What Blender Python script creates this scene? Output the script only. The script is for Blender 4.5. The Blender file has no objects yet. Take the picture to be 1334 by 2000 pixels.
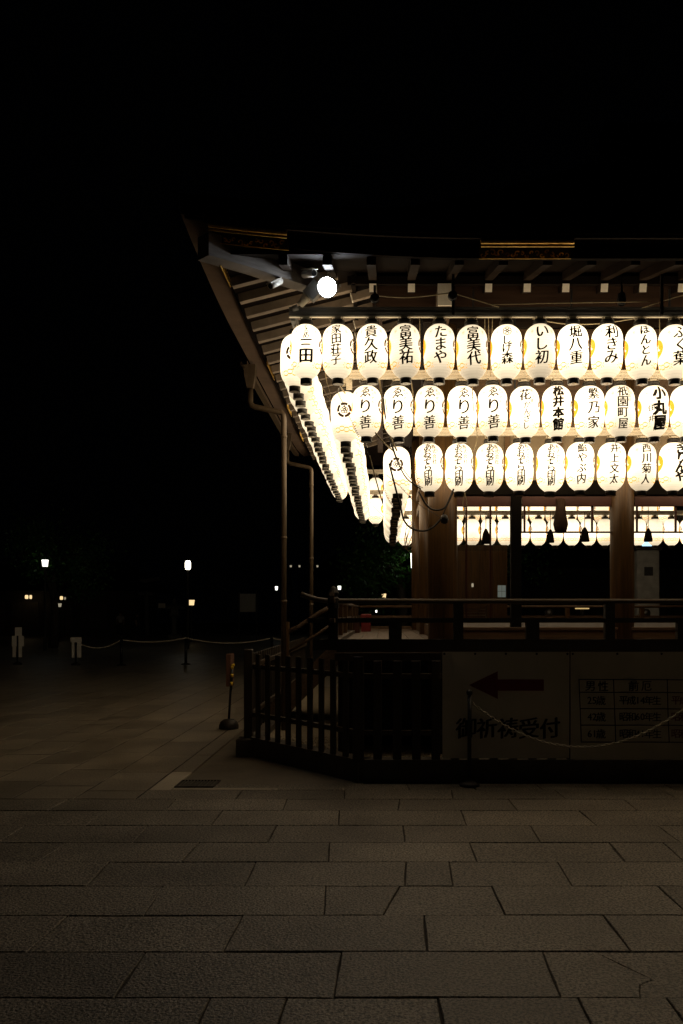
import bpy, math, random
from mathutils import Vector, Matrix
PI = math.pi
random.seed(7)
scene = bpy.context.scene
COL = scene.collection
# ------------------------------------------------------------ camera, world, exposure
EYE, FOC, CX, HY = 1.65, 1700.0, 750.0, 1197.0
cam_d = bpy.data.cameras.new('camera'); cam = bpy.data.objects.new('camera', cam_d); COL.objects.link(cam)
cam.location = (0, 0, EYE); cam.rotation_euler = (PI/2, 0, 0)
cam_d.sensor_fit = 'VERTICAL'; cam_d.sensor_height = 36; cam_d.lens = 36*FOC/2000
cam_d.shift_x = (667-CX)/2000; cam_d.shift_y = (HY-1000)/2000
cam_d.clip_end = 500; cam_d.clip_start = 0.05
scene.camera = cam
world = bpy.data.worlds.new('World'); scene.world = world; world.use_nodes = True
bg = world.node_tree.nodes['Background']; bg.inputs[0].default_value = (0.30, 0.34, 0.5, 1); bg.inputs[1].default_value = 0.0004
scene.view_settings.view_transform = 'Standard'; scene.view_settings.look = 'None'
scene.view_settings.exposure = 0; scene.view_settings.gamma = 1; scene.view_settings.use_curve_mapping = False
scene.cycles.use_light_tree = True
scene.cycles.max_bounces = 6; scene.cycles.transparent_max_bounces = 12
LAMP = 3.0      # radiance of lantern paper at its middle

def P(px, py, Y):                       # where a sight line meets the depth Y
    return Vector(((px-CX)*Y/FOC, Y, EYE+(HY-py)*Y/FOC))

# ------------------------------------------------------------ materials
def new_mat(name):
    m = bpy.data.materials.new(name); m.use_nodes = True
    nt = m.node_tree; return m, nt, nt.nodes['Principled BSDF']
def N(nt, t, **kw):
    n = nt.nodes.new(t)
    for k, v in kw.items(): setattr(n, k, v)
    return n
def surf(name, a, b, rough=.6, scale=(8, 8, 8), detail=6, bump=.15, bscale=None, rand=.0, spec=.5, metal=0, coat=0, coords='Object', speck=None, ramp=(.3, .7), r2=None):
    m, nt, p = new_mat(name); L = nt.links.new
    tc = N(nt, 'ShaderNodeTexCoord'); mp = N(nt, 'ShaderNodeMapping'); mp.inputs['Scale'].default_value = scale
    if coords == 'World':
        g = N(nt, 'ShaderNodeNewGeometry'); L(g.outputs['Position'], mp.inputs[0])
    else: L(tc.outputs[coords], mp.inputs[0])
    no = N(nt, 'ShaderNodeTexNoise'); no.inputs['Detail'].default_value = detail; no.inputs['Scale'].default_value = 1; no.inputs['Roughness'].default_value = .6
    L(mp.outputs[0], no.inputs[0])
    cr = N(nt, 'ShaderNodeValToRGB'); cr.color_ramp.elements[0].position = ramp[0]; cr.color_ramp.elements[1].position = ramp[1]
    cr.color_ramp.elements[0].color = (*a, 1); cr.color_ramp.elements[1].color = (*b, 1); L(no.outputs[0], cr.inputs[0])
    out = cr.outputs[0]
    if speck:
        n2 = N(nt, 'ShaderNodeTexNoise'); n2.inputs['Scale'].default_value = speck[0]; n2.inputs['Detail'].default_value = 4; n2.inputs['Roughness'].default_value = .75
        L(mp.outputs[0] if coords != 'World' else g.outputs['Position'], n2.inputs[0])
        c2 = N(nt, 'ShaderNodeValToRGB'); c2.color_ramp.elements[0].position = speck[1]; c2.color_ramp.elements[1].position = speck[2]
        c2.color_ramp.elements[0].color = (speck[3],)*3+(1,); c2.color_ramp.elements[1].color = (1, 1, 1, 1); L(n2.outputs[0], c2.inputs[0])
        mx = N(nt, 'ShaderNodeMixRGB', blend_type='MULTIPLY'); mx.inputs[0].default_value = 1; L(out, mx.inputs[1]); L(c2.outputs[0], mx.inputs[2]); out = mx.outputs[0]
    if rand:
        oi = N(nt, 'ShaderNodeObjectInfo'); mr = N(nt, 'ShaderNodeMapRange'); mr.inputs[3].default_value = 1-rand; mr.inputs[4].default_value = 1+rand
        L(oi.outputs['Random'], mr.inputs[0]); mx = N(nt, 'ShaderNodeMixRGB', blend_type='MULTIPLY'); mx.inputs[0].default_value = 1
        L(out, mx.inputs[1]); L(mr.outputs[0], mx.inputs[2]); out = mx.outputs[0]
    L(out, p.inputs['Base Color'])
    p.inputs['Roughness'].default_value = rough; p.inputs['Metallic'].default_value = metal
    p.inputs['Specular IOR Level'].default_value = spec; p.inputs['Coat Weight'].default_value = coat
    if r2:
        rr = N(nt, 'ShaderNodeMapRange'); rr.inputs[3].default_value = rough; rr.inputs[4].default_value = r2; L(no.outputs[0], rr.inputs[0]); L(rr.outputs[0], p.inputs['Roughness'])
    if bump:
        b_ = N(nt, 'ShaderNodeBump'); b_.inputs['Strength'].default_value = bump; b_.inputs['Distance'].default_value = .01
        if bscale:
            n3 = N(nt, 'ShaderNodeTexNoise'); n3.inputs['Scale'].default_value = bscale; n3.inputs['Detail'].default_value = 5
            L(g.outputs['Position'] if coords == 'World' else tc.outputs[coords], n3.inputs[0]); L(n3.outputs[0], b_.inputs['Height'])
        else: L(no.outputs[0], b_.inputs['Height'])
        L(b_.outputs[0], p.inputs['Normal'])
    return m
def emis(name, col, st, base=(.5, .5, .5)):
    m, nt, p = new_mat(name); p.inputs['Base Color'].default_value = (*base, 1)
    p.inputs['Emission Color'].default_value = (*col, 1); p.inputs['Emission Strength'].default_value = st; p.inputs['Roughness'].default_value = .5
    return m
M = {}
M['wood'] = surf('aged_cedar', (.058, .029, .009), (.14, .074, .022), .42, (40, 40, 2.2), rand=.12, bump=.25)          # grain along Z
M['wood_y'] = surf('aged_cedar_depthwise', (.055, .034, .019), (.12, .076, .042), .6, (30, 1.8, 30), rand=.18, bump=.25)
M['wood_x'] = surf('aged_cedar_crosswise', (.065, .037, .018), (.13, .074, .036), .6, (1.8, 30, 30), rand=.15, bump=.25)
M['eave'] = surf('weathered_eave_board', (.08, .055, .037), (.135, .095, .067), .7, (6, 6, 6), rand=.08, bump=.2)
M['fencewood'] = surf('dark_brown_fence_wood', (.022, .016, .011), (.045, .033, .022), .5, (30, 30, 3), rand=.25, bump=.25)
M['wood_dim'] = surf('dark_smoked_timber', (.030, .017, .011), (.055, .032, .021), .6, (1.8, 30, 30), bump=.25, spec=.08)
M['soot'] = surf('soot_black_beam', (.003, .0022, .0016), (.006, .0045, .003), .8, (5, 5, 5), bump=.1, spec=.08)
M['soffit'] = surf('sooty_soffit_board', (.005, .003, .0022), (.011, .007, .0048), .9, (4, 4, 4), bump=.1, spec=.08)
M['siderafter'] = surf('rafter_lit_tone', (.17, .13, .095), (.29, .23, .17), .7, (6, 6, 6), rand=.12, bump=.2)  # paler than the other rafters: floodlight on the side eave put into the colour
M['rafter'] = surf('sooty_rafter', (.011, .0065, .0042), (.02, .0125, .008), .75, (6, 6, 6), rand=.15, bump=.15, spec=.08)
M['hip'] = surf('grey_weathered_beam', (.11, .095, .085), (.22, .19, .165), .65, (3, 3, 22), bump=.25)
M['darkwood'] = surf('black_stained_wood', (.007, .0055, .004), (.015, .011, .007), .55, (30, 30, 3), rand=.2, bump=.2)
M['railwood'] = surf('dark_rail_wood', (.045, .032, .02), (.08, .056, .034), .5, (3, 30, 30), bump=.2)
M['lacquer'] = surf('dark_red_lacquer', (.045, .012, .007), (.07, .02, .01), .4, (5, 5, 5), bump=.05)
M['plaster'] = surf('tan_plaster', (.20, .155, .095), (.27, .21, .135), .9, (6, 6, 6), bump=.1)
M['cream'] = surf('cream_paint', (.74, .67, .52), (.82, .76, .62), .5, (9, 9, 9), bump=.04)
M['endpaint'] = surf('chalky_white_paint', (.80, .75, .64), (.88, .83, .72), .8, (30, 30, 30), bump=.1)
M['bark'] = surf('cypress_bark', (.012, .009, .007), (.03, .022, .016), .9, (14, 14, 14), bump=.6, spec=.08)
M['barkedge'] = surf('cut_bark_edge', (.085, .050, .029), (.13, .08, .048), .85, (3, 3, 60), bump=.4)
M['gold'] = surf('dull_gilding', (.55, .33, .06), (.95, .62, .15), .42, (30, 30, 30), metal=.75, bump=.3)
M['golddark'] = surf('blackened_gilding', (.02, .015, .006), (.10, .06, .015), .5, (60, 60, 60), metal=.6, bump=.4)
M['alu'] = surf('brushed_aluminium', (.20, .20, .20), (.32, .32, .31), .4, (2, 60, 60), metal=.5, bump=.05)
M['white_plastic'] = surf('white_plastic', (.68, .66, .6), (.78, .76, .7), .4, (12, 12, 12), bump=.03)
M['grey_metal'] = surf('grey_painted_metal', (.28, .28, .27), (.36, .36, .35), .45, (12, 12, 12), bump=.05)
M['copper'] = surf('weathered_brown_pipe', (.08, .054, .031), (.14, .10, .06), .45, (20, 20, 3), metal=.25, bump=.08)
M['black'] = surf('black_plastic', (.010, .010, .011), (.022, .021, .021), .42, (40, 40, 40), bump=.05)
M['blackcap'] = surf('black_lacquered_ring', (.014, .013, .012), (.028, .025, .022), .38, (30, 30, 200), bump=.1)
M['ink'] = surf('black_brush_ink', (.008, .006, .004), (.016, .011, .007), .8, (30, 30, 30), bump=0)
M['cable_tan'] = surf('tan_cable', (.42, .34, .19), (.52, .43, .26), .5, (9, 9, 9), bump=.03)
M['stone'] = surf('granite_slab', (.21, .178, .134), (.42, .36, .275), .42, (1.3, 1.3, 1.3), coords='World', detail=9, rand=.22, bump=.8, bscale=70, speck=(66, .455, .53, .18), r2=.58)
M['stonepath'] = surf('worn_glossy_slab', (.22, .185, .135), (.40, .34, .255), .30, (1.3, 1.3, 1.3), coords='World', detail=9, rand=.14, bump=.35, bscale=60, speck=(50, .40, .53, .45), r2=.50, spec=.6)
M['kerb'] = surf('pale_kerb_granite', (.40, .345, .255), (.52, .45, .34), .6, (2, 2, 2), coords='World', rand=.1, bump=.4, bscale=90, speck=(90, .32, .5, .6))
M['grout'] = surf('dark_joint_dirt', (.030, .024, .017), (.075, .06, .042), .95, (9, 9, 9), coords='World', bump=.5, bscale=60)
M['concrete'] = surf('smooth_concrete', (.16, .13, .094), (.25, .208, .152), .5, (.8, .8, .8), coords='World', detail=8, bump=.3, bscale=60, speck=(3.0, .25, .55, .7))
M['pathgrout'] = surf('damp_joint_dirt', (.012, .010, .007), (.035, .028, .02), .95, (9, 9, 9), coords='World', bump=.3, bscale=60)
M['gravel'] = surf('pale_gravel', (.20, .17, .115), (.42, .355, .255), .9, (60, 60, 60), coords='World', bump=1.0, bscale=80, rand=.1)
M['plinth'] = surf('dark_stone_plinth', (.07, .06, .048), (.13, .112, .088), .8, (7, 7, 7), coords='World', bump=.4, bscale=60)
M['vinyl'] = surf('dusty_white_vinyl', (.60, .575, .50), (.76, .73, .65), .45, (1.4, 1.4, 1.0), bump=.15)
M['red'] = surf('dull_red_print', (.17, .010, .013), (.22, .014, .016), .5, (8, 8, 8), bump=0)
M['leaf'] = surf('tree_leaves', (.018, .075, .008), (.04, .13, .014), .5, (2, 2, 2), rand=0, bump=0)
M['trunk'] = surf('tree_bark', (.04, .03, .02), (.09, .07, .05), .9, (14, 14, 3), bump=.6)
M['rubber'] = surf('black_rubber', (.018, .012, .009), (.035, .022, .016), .6, (20, 20, 20), bump=.3)
M['yellow'] = surf('yellow_tape', (.65, .42, .02), (.75, .5, .03), .4, (9, 9, 9), bump=0)
M['board'] = surf('reddish_sign_board', (.10, .045, .028), (.16, .075, .05), .5, (30, 30, 6), bump=.1)
M['paperwhite'] = surf('white_notice_sheet', (.72, .69, .62), (.8, .77, .7), .6, (9, 9, 9), bump=0)
M['chain'] = surf('grey_plastic_chain', (.60, .55, .44), (.72, .67, .55), .4, (9, 9, 9), bump=0)
M['farwall'] = surf('dark_far_wall', (.05, .045, .04), (.08, .07, .06), .9, (3, 3, 3), bump=.1)
M['greystone'] = surf('grey_stone', (.16, .16, .15), (.25, .25, .235), .8, (5, 5, 5), bump=.3)
M['skin'] = surf('skin', (.42, .26, .18), (.5, .32, .23), .5, (9, 9, 9), bump=0)
M['shirt'] = surf('white_shirt', (.55, .54, .52), (.62, .61, .6), .8, (9, 9, 9), bump=0)
M['dark_cloth'] = surf('dark_cloth', (.02, .02, .025), (.04, .04, .045), .8, (9, 9, 9), bump=0)
M['hair'] = surf('black_hair', (.01, .008, .007), (.02, .016, .013), .4, (60, 60, 60), bump=0)
M['flood'] = emis('led_floodlight_lens', (.84, .92, 1.0), 120.0, (.8, .8, .8))
M['lampwhite'] = emis('white_lamp_glass', (1.0, .97, .85), 2.2)
M['lampwarm'] = emis('warm_lamp_paper', (1.0, .72, .36), 1.1)
M['lampdim'] = emis('dim_lamp_paper', (1.0, .86, .6), .30)
M['windowblue'] = emis('pale_lit_window', (.55, .72, .66), .11)
M['lampblue'] = emis('bluish_sign_light', (.45, .75, 1.0), 1.6)
M['orange_ink'] = emis('orange_ink_lit_through', (1.0, .36, .008), 1.45, (.5, .2, .02))
M['chain_ink'] = emis('orange_pattern_lit_through', (1.0, .40, .04), 1.1, (.5, .25, .05))
M['crest_ink'] = emis('dark_crest_ink_on_paper', (.30, .10, .04), .07, (.02, .012, .008))
M['sprig_ink'] = emis('faded_brown_ink', (.55, .40, .20), .8, (.1, .07, .04))
M['smalltext'] = emis('thin_brown_ink', (.30, .16, .07), .45, (.05, .03, .02))
M['disc'] = surf('pale_bottom_disc', (.78, .74, .66), (.86, .82, .74), .4, (9, 9, 9), bump=0)
def paper():
    m, nt, p = new_mat('glowing_lantern_paper'); L = nt.links.new
    tc = N(nt, 'ShaderNodeTexCoord'); sp = N(nt, 'ShaderNodeSeparateXYZ'); L(tc.outputs['Object'], sp.inputs[0])
    mr = N(nt, 'ShaderNodeMapRange'); mr.inputs[1].default_value = -.26; mr.inputs[2].default_value = .26; L(sp.outputs[2], mr.inputs[0])
    cr = N(nt, 'ShaderNodeValToRGB'); e = cr.color_ramp.elements
    e[0].position = 0; e[0].color = (.33,)*3+(1,); e[1].position = 1; e[1].color = (.55,)*3+(1,)
    for pos, v in ((.08, .40), (.2, .56), (.36, .84), (.52, 1.0), (.8, .95), (.92, .74)):
        q = e.new(pos); q.color = (v, v, v, 1)
    L(mr.outputs[0], cr.inputs[0])
    # hoops of the split-bamboo frame, a soft unevenness of the paper, and each bulb's own strength
    wv = N(nt, 'ShaderNodeMath', operation='MULTIPLY'); wv.inputs[1].default_value = 2*PI/.023; L(sp.outputs[2], wv.inputs[0])
    sn = N(nt, 'ShaderNodeMath', operation='SINE'); L(wv.outputs[0], sn.inputs[0])
    s2 = N(nt, 'ShaderNodeMapRange'); s2.inputs[1].default_value = .4; s2.inputs[2].default_value = 1; s2.inputs[3].default_value = 1; s2.inputs[4].default_value = .88; L(sn.outputs[0], s2.inputs[0])
    no = N(nt, 'ShaderNodeTexNoise'); no.inputs['Scale'].default_value = 9; L(tc.outputs['Object'], no.inputs[0])
    nr = N(nt, 'ShaderNodeMapRange'); nr.inputs[3].default_value = .82; nr.inputs[4].default_value = 1.18; L(no.outputs[0], nr.inputs[0])
    oi = N(nt, 'ShaderNodeObjectInfo'); rr = N(nt, 'ShaderNodeValToRGB'); L(oi.outputs['Random'], rr.inputs[0])
    rr.color_ramp.elements[0].color = (.52,)*3+(1,); rr.color_ramp.elements[1].color = (1.15,)*3+(1,); q = rr.color_ramp.elements.new(.3); q.color = (.88,)*3+(1,)
    mul = None
    for s in (cr.outputs[0], s2.outputs[0], nr.outputs[0], rr.outputs[0]):
        if mul is None: mul = s; continue
        x = N(nt, 'ShaderNodeMath', operation='MULTIPLY'); L(mul, x.inputs[0]); L(s, x.inputs[1]); mul = x.outputs[0]
    x = N(nt, 'ShaderNodeMath', operation='MULTIPLY'); x.inputs[1].default_value = LAMP; L(mul, x.inputs[0])
    L(x.outputs[0], p.inputs['Emission Strength'])
    p.inputs['Emission Color'].default_value = (1.0, .80, .53, 1); p.inputs['Base Color'].default_value = (.45, .41, .33, 1); p.inputs['Roughness'].default_value = .7
    return m
M['paper'] = paper()
def netting():
    m, nt, p = new_mat('fine_bird_netting'); L = nt.links.new
    tc = N(nt, 'ShaderNodeTexCoord'); no = N(nt, 'ShaderNodeTexNoise'); no.inputs['Scale'].default_value = 40; no.inputs['Detail'].default_value = 3; L(tc.outputs['Object'], no.inputs[0])
    mr = N(nt, 'ShaderNodeMapRange'); mr.inputs[3].default_value = .22; mr.inputs[4].default_value = .46; L(no.outputs[0], mr.inputs[0])
    p.inputs['Base Color'].default_value = (.05, .045, .035, 1); L(mr.outputs[0], p.inputs['Alpha'])
    return m
M['net'] = netting()

# ------------------------------------------------------------ mesh helpers
class MB:
    def __init__(s): s.v = []; s.f = []
    def add(s, vs, fs):
        n = len(s.v); s.v += [tuple(v) for v in vs]; s.f += [tuple(i+n for i in f) for f in fs]; return s
    def box(s, x0, x1, y0, y1, z0, z1):
        return s.add([(x0,y0,z0),(x1,y0,z0),(x1,y1,z0),(x0,y1,z0),(x0,y0,z1),(x1,y0,z1),(x1,y1,z1),(x0,y1,z1)],
                     [(0,3,2,1),(4,5,6,7),(0,1,5,4),(1,2,6,5),(2,3,7,6),(3,0,4,7)])
    def bevbox(s, x0, x1, y0, y1, z0, z1, b=.006):   # chamfered upright edges and top
        ring = lambda i, z: [(x0+b+i, y0+i, z), (x1-b-i, y0+i, z), (x1-i, y0+b+i, z), (x1-i, y1-b-i, z), (x1-b-i, y1-i, z), (x0+b+i, y1-i, z), (x0+i, y1-b-i, z), (x0+i, y0+b+i, z)]
        vs = ring(0, z0)+ring(0, z1-b)+ring(b*.9, z1); fs = [tuple(reversed(range(8))), tuple(range(16, 24))]
        for r in (0, 8):
            for i in range(8): j = (i+1) % 8; fs.append((r+i, r+j, r+8+j, r+8+i))
        return s.add(vs, fs)
    def beam(s, p0, p1, w, h, up=(0, 0, 1)):
        p0, p1 = Vector(p0), Vector(p1); d = (p1-p0).normalized(); sd = d.cross(Vector(up)).normalized(); u = sd.cross(d)
        vs = [p+sd*a*w/2+u*b*h/2 for p in (p0, p1) for a, b in ((-1,-1),(1,-1),(1,1),(-1,1))]
        return s.add(vs, [(0,3,2,1),(4,5,6,7),(0,1,5,4),(1,2,6,5),(2,3,7,6),(3,0,4,7)])
    def tube(s, pts, r, n=8, cap=True):
        pts = [Vector(p) for p in pts]; rs = r if isinstance(r, (list, tuple)) else [r]*len(pts); vs = []; fs = []
        prev = None
        for i, p in enumerate(pts):
            d = (pts[min(i+1, len(pts)-1)]-pts[max(i-1, 0)]).normalized()
            if prev is None: a = Vector((0, 0, 1)) if abs(d.z) < .9 else Vector((1, 0, 0)); u = d.cross(a).normalized()
            else: u = (prev-d*prev.dot(d)).normalized()
            prev = u; w = d.cross(u)
            for k in range(n):
                t = 2*PI*k/n; vs.append(p+(u*math.cos(t)+w*math.sin(t))*rs[i])
        for i in range(len(pts)-1):
            for k in range(n): fs.append((i*n+k, i*n+(k+1) % n, (i+1)*n+(k+1) % n, (i+1)*n+k))
        if cap: fs += [tuple(reversed(range(n))), tuple(range(len(pts)*n-n, len(pts)*n))]
        return s.add(vs, fs)
    def rev(s, prof, n=24, c=(0, 0, 0), cap=True):
        vs = []; fs = []
        for r, z in prof:
            for k in range(n): vs.append((c[0]+r*math.cos(2*PI*k/n), c[1]+r*math.sin(2*PI*k/n), c[2]+z))
        for i in range(len(prof)-1):
            for k in range(n): fs.append((i*n+k, i*n+(k+1) % n, (i+1)*n+(k+1) % n, (i+1)*n+k))
        if cap: fs += [tuple(reversed(range(n))), tuple(range(len(prof)*n-n, len(prof)*n))]
        return s.add(vs, fs)
    def mesh(s, name, mat, smooth=False):
        m = bpy.data.meshes.new(name); m.from_pydata([tuple(v) for v in s.v], [], s.f); m.materials.append(mat)
        if smooth:
            for p in m.polygons: p.use_smooth = len(p.vertices) <= 4
        m.validate(); m.update(); return m
    def build(s, name, mat, parent=None, smooth=False, loc=None):
        return put(name, s.mesh(name, mat, smooth), parent, loc)
def put(name, mesh, parent=None, loc=None, rz=None):
    o = bpy.data.objects.new(name, mesh); COL.objects.link(o)
    if parent is not None: o.parent = parent
    if loc is not None: o.location = loc
    if rz is not None: o.rotation_euler.z = rz
    return o
def tag(o, label, cat, group=None, kind=None):
    if label: o['label'] = label
    if cat: o['category'] = cat
    if group: o['group'] = group
    if kind: o['kind'] = kind
    return o
def thing(name, label, cat, loc=(0, 0, 0), rz=0, group=None):
    o = bpy.data.objects.new(name, None); COL.objects.link(o); o.location = loc; o.rotation_euler.z = rz; o.empty_display_size = .1
    return tag(o, label, cat, group)
def struct(o): o['kind'] = 'structure'; return o
def stuff(o): o['kind'] = 'stuff'; return o
ORD = 'zero first second third fourth fifth sixth seventh eighth ninth tenth eleventh twelfth thirteenth fourteenth fifteenth sixteenth seventeenth eighteenth nineteenth twentieth twenty-first twenty-second twenty-third twenty-fourth twenty-fifth twenty-sixth twenty-seventh twenty-eighth twenty-ninth thirtieth'.split()

# ------------------------------------------------------------ glyphs
_g = {}
def glyph(ch, weight=0.0):
    key = (ch, weight)
    if key not in _g:
        c = bpy.data.curves.new('glyph', 'FONT'); c.body = ch; c.resolution_u = 3; c.offset = weight
        o = bpy.data.objects.new('glyph', c); COL.objects.link(o); bpy.context.view_layer.update()
        ev = o.evaluated_get(bpy.context.evaluated_depsgraph_get()); m = ev.to_mesh(); m.calc_loop_triangles()
        vs = [(v.co.x, v.co.y) for v in m.vertices]; ts = [tuple(t.vertices) for t in m.loop_triangles]; ev.to_mesh_clear()
        bpy.data.objects.remove(o); bpy.data.curves.remove(c)
        xs = [v[0] for v in vs]; ys = [v[1] for v in vs]; cx, cy = (min(xs)+max(xs))/2, (min(ys)+max(ys))/2
        _g[key] = ([(x-cx, y-cy) for x, y in vs], ts, max(xs)-min(xs), max(ys)-min(ys))
    return _g[key]
def split_tris(tris, L):                # triangles as coordinate triples, cut until no edge is longer than L
    out = []; st = list(tris)
    while st:
        a, b, c = st.pop()
        e = [(math.dist(a, b), 0), (math.dist(b, c), 1), (math.dist(c, a), 2)]; d, k = max(e)
        if d <= L or len(out) > 9000: out.append((a, b, c)); continue
        if k == 1: a, b, c = b, c, a
        elif k == 2: a, b, c = c, a, b
        mid = ((a[0]+b[0])/2, (a[1]+b[1])/2); st += [(a, mid, c), (mid, b, c)]
    return out
def glyph_tris(ch, u, v, size, weight=0, shear=.0, sy=1.0, rot=0.0, sx=1.0):
    out = []; w = (weight+.030)*size; size *= 1.05
    for du, dv in ((-w, -w*.3), (w, w*.3), (0, w*.5)) if weight < .015 else ((-w, -w*.8), (w, -w*.6), (-w, w*.6), (w, w*.8), (0, 0)):
        out += glyph_one(ch, u+du, v+dv, size, 0, shear, sy, rot, sx)
    return out
def glyph_one(ch, u, v, size, weight=0, shear=.0, sy=1.0, rot=0.0, sx=1.0):
    vs, ts, w, h = glyph(ch, weight); pts = []
    c, s = math.cos(rot), math.sin(rot)
    for x, y in vs:
        x *= sx; y *= sy
        y += shear*x; x, y = x*c-y*s, x*s+y*c
        pts.append((u+x*size, v+y*size))
    return [tuple(pts[i] for i in t) for t in ts]
def poly_tris(pts):                     # fan around the centroid: for star-shaped outlines
    cx = sum(p[0] for p in pts)/len(pts); cy = sum(p[1] for p in pts)/len(pts)
    return [((cx, cy), pts[i], pts[(i+1) % len(pts)]) for i in range(len(pts))]
def ribbon(pts, w, closed=False):       # a stroke along 2D points, width number or list
    n = len(pts); L_ = []; R_ = []
    for i, (x, y) in enumerate(pts):
        a = pts[(i-1) % n] if closed or i > 0 else pts[i]; b = pts[(i+1) % n] if closed or i < n-1 else pts[i]
        dx, dy = b[0]-a[0], b[1]-a[1]; l = math.hypot(dx, dy) or 1; ww = (w[i] if isinstance(w, list) else w)/2
        L_.append((x-dy/l*ww, y+dx/l*ww)); R_.append((x+dy/l*ww, y-dx/l*ww))
    out = []
    for i in range(n if closed else n-1):
        j = (i+1) % n; out += [(L_[i], R_[i], R_[j]), (L_[i], R_[j], L_[j])]
    return out

# ------------------------------------------------------------ lantern geometry
HH, RR = .258, .150
def prad(z):
    t = z/.262
    e1 = 4.6 if t > 0 else 3.5
    return max(.055, RR*max(0, 1-abs(t)**e1)**(1/2.1 if t > 0 else 1/1.9))
def wrap(tris, th0, off=.0022, L=.02):
    mb = MB()
    for t in split_tris(tris, L):
        vs = []
        for u, v in t:
            r = prad(v)+off; th = th0+u/RR
            vs.append((r*math.sin(th), -r*math.cos(th), v))
        mb.add(vs, [(0, 1, 2)])
    return mb
prof = []
for i in range(27):
    z = -.2555+.511*i/26; prof.append((prad(z), z))
prof[0] = (.056, -.2555); prof[-1] = (.066, .2555)
LM = {}
LM['paper_shade'] = MB().rev(prof, 32).mesh('paper_shade', M['paper'], True)
LM['top_cap'] = MB().rev([(.066, .25), (.069, .252), (.069, .285), (.066, .304), (.02, .305)], 24).mesh('top_cap', M['blackcap'], True)
LM['bottom_cap'] = MB().rev([(.050, -.306), (.056, -.308), (.056, -.262), (.057, -.25)], 24).mesh('bottom_cap', M['blackcap'], True)
b = MB().rev([(.004, -.3075), (.047, -.3075), (.047, -.3055)], 20, cap=False).add([(.004*math.cos(t*PI/3), .004*math.sin(t*PI/3), -.3065) for t in range(6)], [(0, 5, 4, 3, 2, 1)])
LM['bottom_disc'] = b.mesh('bottom_disc', M['disc'])
b = MB().box(-.032, .032, -.02, .02, .312, .334).tube([(0, 0, .303), (0, 0, .313)], .014, 8)
for s in (-1, 1): b.tube([(s*.05, 0, .345), (s*.052, 0, .325), (s*.042, 0, .318), (s*.033, 0, .326)], .004, 6)
LM['lamp_socket'] = b.mesh('lamp_socket', M['cream'])
tr = []
for k in range(3):                      # three whirling commas
    a0 = k*2*PI/3+.5; R = .090; cl = []; ws = []
    for i in range(15):
        q = i/14; w = R*.80*(1-q)**.85+.004; a = a0+q*2.35; cl.append(((R-w/2)*math.cos(a), (R-w/2)*math.sin(a))); ws.append(w)
    tr += ribbon(cl, ws); c = cl[0]; tr += poly_tris([(c[0]+ws[0]/2*math.cos(t*PI/7), c[1]+ws[0]/2*math.sin(t*PI/7)) for t in range(14)])
tr = [tuple((u, v+.035) for u, v in t) for t in tr]
LM['comma_crest'] = wrap(tr, -PI/2-.12).mesh('comma_crest', M['orange_ink'])
tr = []
for k in range(5):
    a0 = PI/2+PI/5+k*2*PI/5; pts = [(.064*math.cos(a0+.075+(2*PI/5-.15)*i/8), .064*math.sin(a0+.075+(2*PI/5-.15)*i/8)) for i in range(9)]
    tr += ribbon(pts, .026)
    a = PI/2+k*2*PI/5; c = (.023*math.cos(a), .023*math.sin(a))
    tr += ribbon([(c[0]+.0150*math.cos(t*PI/6), c[1]+.0135*math.sin(t*PI/6)) for t in range(12)], .0085, True)
    tr += ribbon([(.012*math.cos(a), .012*math.sin(a)), (.027*math.cos(a), .027*math.sin(a))], .004)
tr = [tuple((u, v+.045) for u, v in t) for t in tr]
LM['flower_crest'] = wrap(tr, PI/2-.12).mesh('flower_crest', M['crest_ink'])
tr = []
nlink = 14
for k in range(nlink):                  # linked rings running round the foot, open at the front
    u0 = RR*(math.radians(42)+math.radians(276)*(k+.5)/nlink)
    pts = [(u0+.030*math.cos(t*PI/8), -.148+(.006 if k % 2 else -.006)+.021*math.sin(t*PI/8)) for t in range(16)]
    ws = [.0095 if i % 8 in (2, 3, 4, 5, 6) else .0022 for i in range(16)]; tr += ribbon(pts, ws, True)
for s in (-1, 1):
    for a in (.5, 1.7, 2.9, 4.1, 5.3):
        tr += ribbon([(s*.095+.008*math.cos(a), -.155+.008*math.sin(a)), (s*.095+.026*math.cos(a+.25), -.155+.026*math.sin(a+.25))], [.003, .008])
LM['ring_pattern'] = wrap(tr, 0).mesh('ring_pattern', M['chain_ink'])
for s, nm in ((-1, 'sprig_mark'), (1, 'sprig_mark_b')):
    tr = []
    for a in (.3, 1.3, 2.3, 3.4, 4.5, 5.4):
        tr += ribbon([(s*.105+.003*math.cos(a), .165+.003*math.sin(a)), (s*.105+.016*math.cos(a+.3), .165+.016*math.sin(a+.3)), (s*.105+.019*math.cos(a+.8), .165+.02*math.sin(a+.8))], [.0035, .004, .002])
    LM[nm] = wrap(tr, 0).mesh('sprig_mark', M['sprig_ink'])

def lantern(loc, rz, label, group, full=True):
    t = thing('paper_lantern', label, 'lantern', loc, rz, group)
    names = ('paper_shade', 'top_cap', 'bottom_cap', 'bottom_disc', 'lamp_socket', 'comma_crest', 'flower_crest', 'ring_pattern') + (('sprig_mark', 'sprig_mark_b') if full else ())
    for n in names: put(n.replace('_b', '') if n == 'sprig_mark_b' else n, LM[n], t)
    return t
def column_text(s, u, top, bot, size, weight=0, shear=.10, vary=.0, sx=1.0):
    tr = []; n = len(s); pitch = (top-bot)/n
    for i, ch in enumerate(s):
        tr += glyph_tris(ch, u+random.uniform(-vary, vary), top-pitch*(i+.5), size*(1+random.uniform(-.05, .05)), weight, shear, rot=random.uniform(-.03, .03), sx=sx)
    return tr

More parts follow.
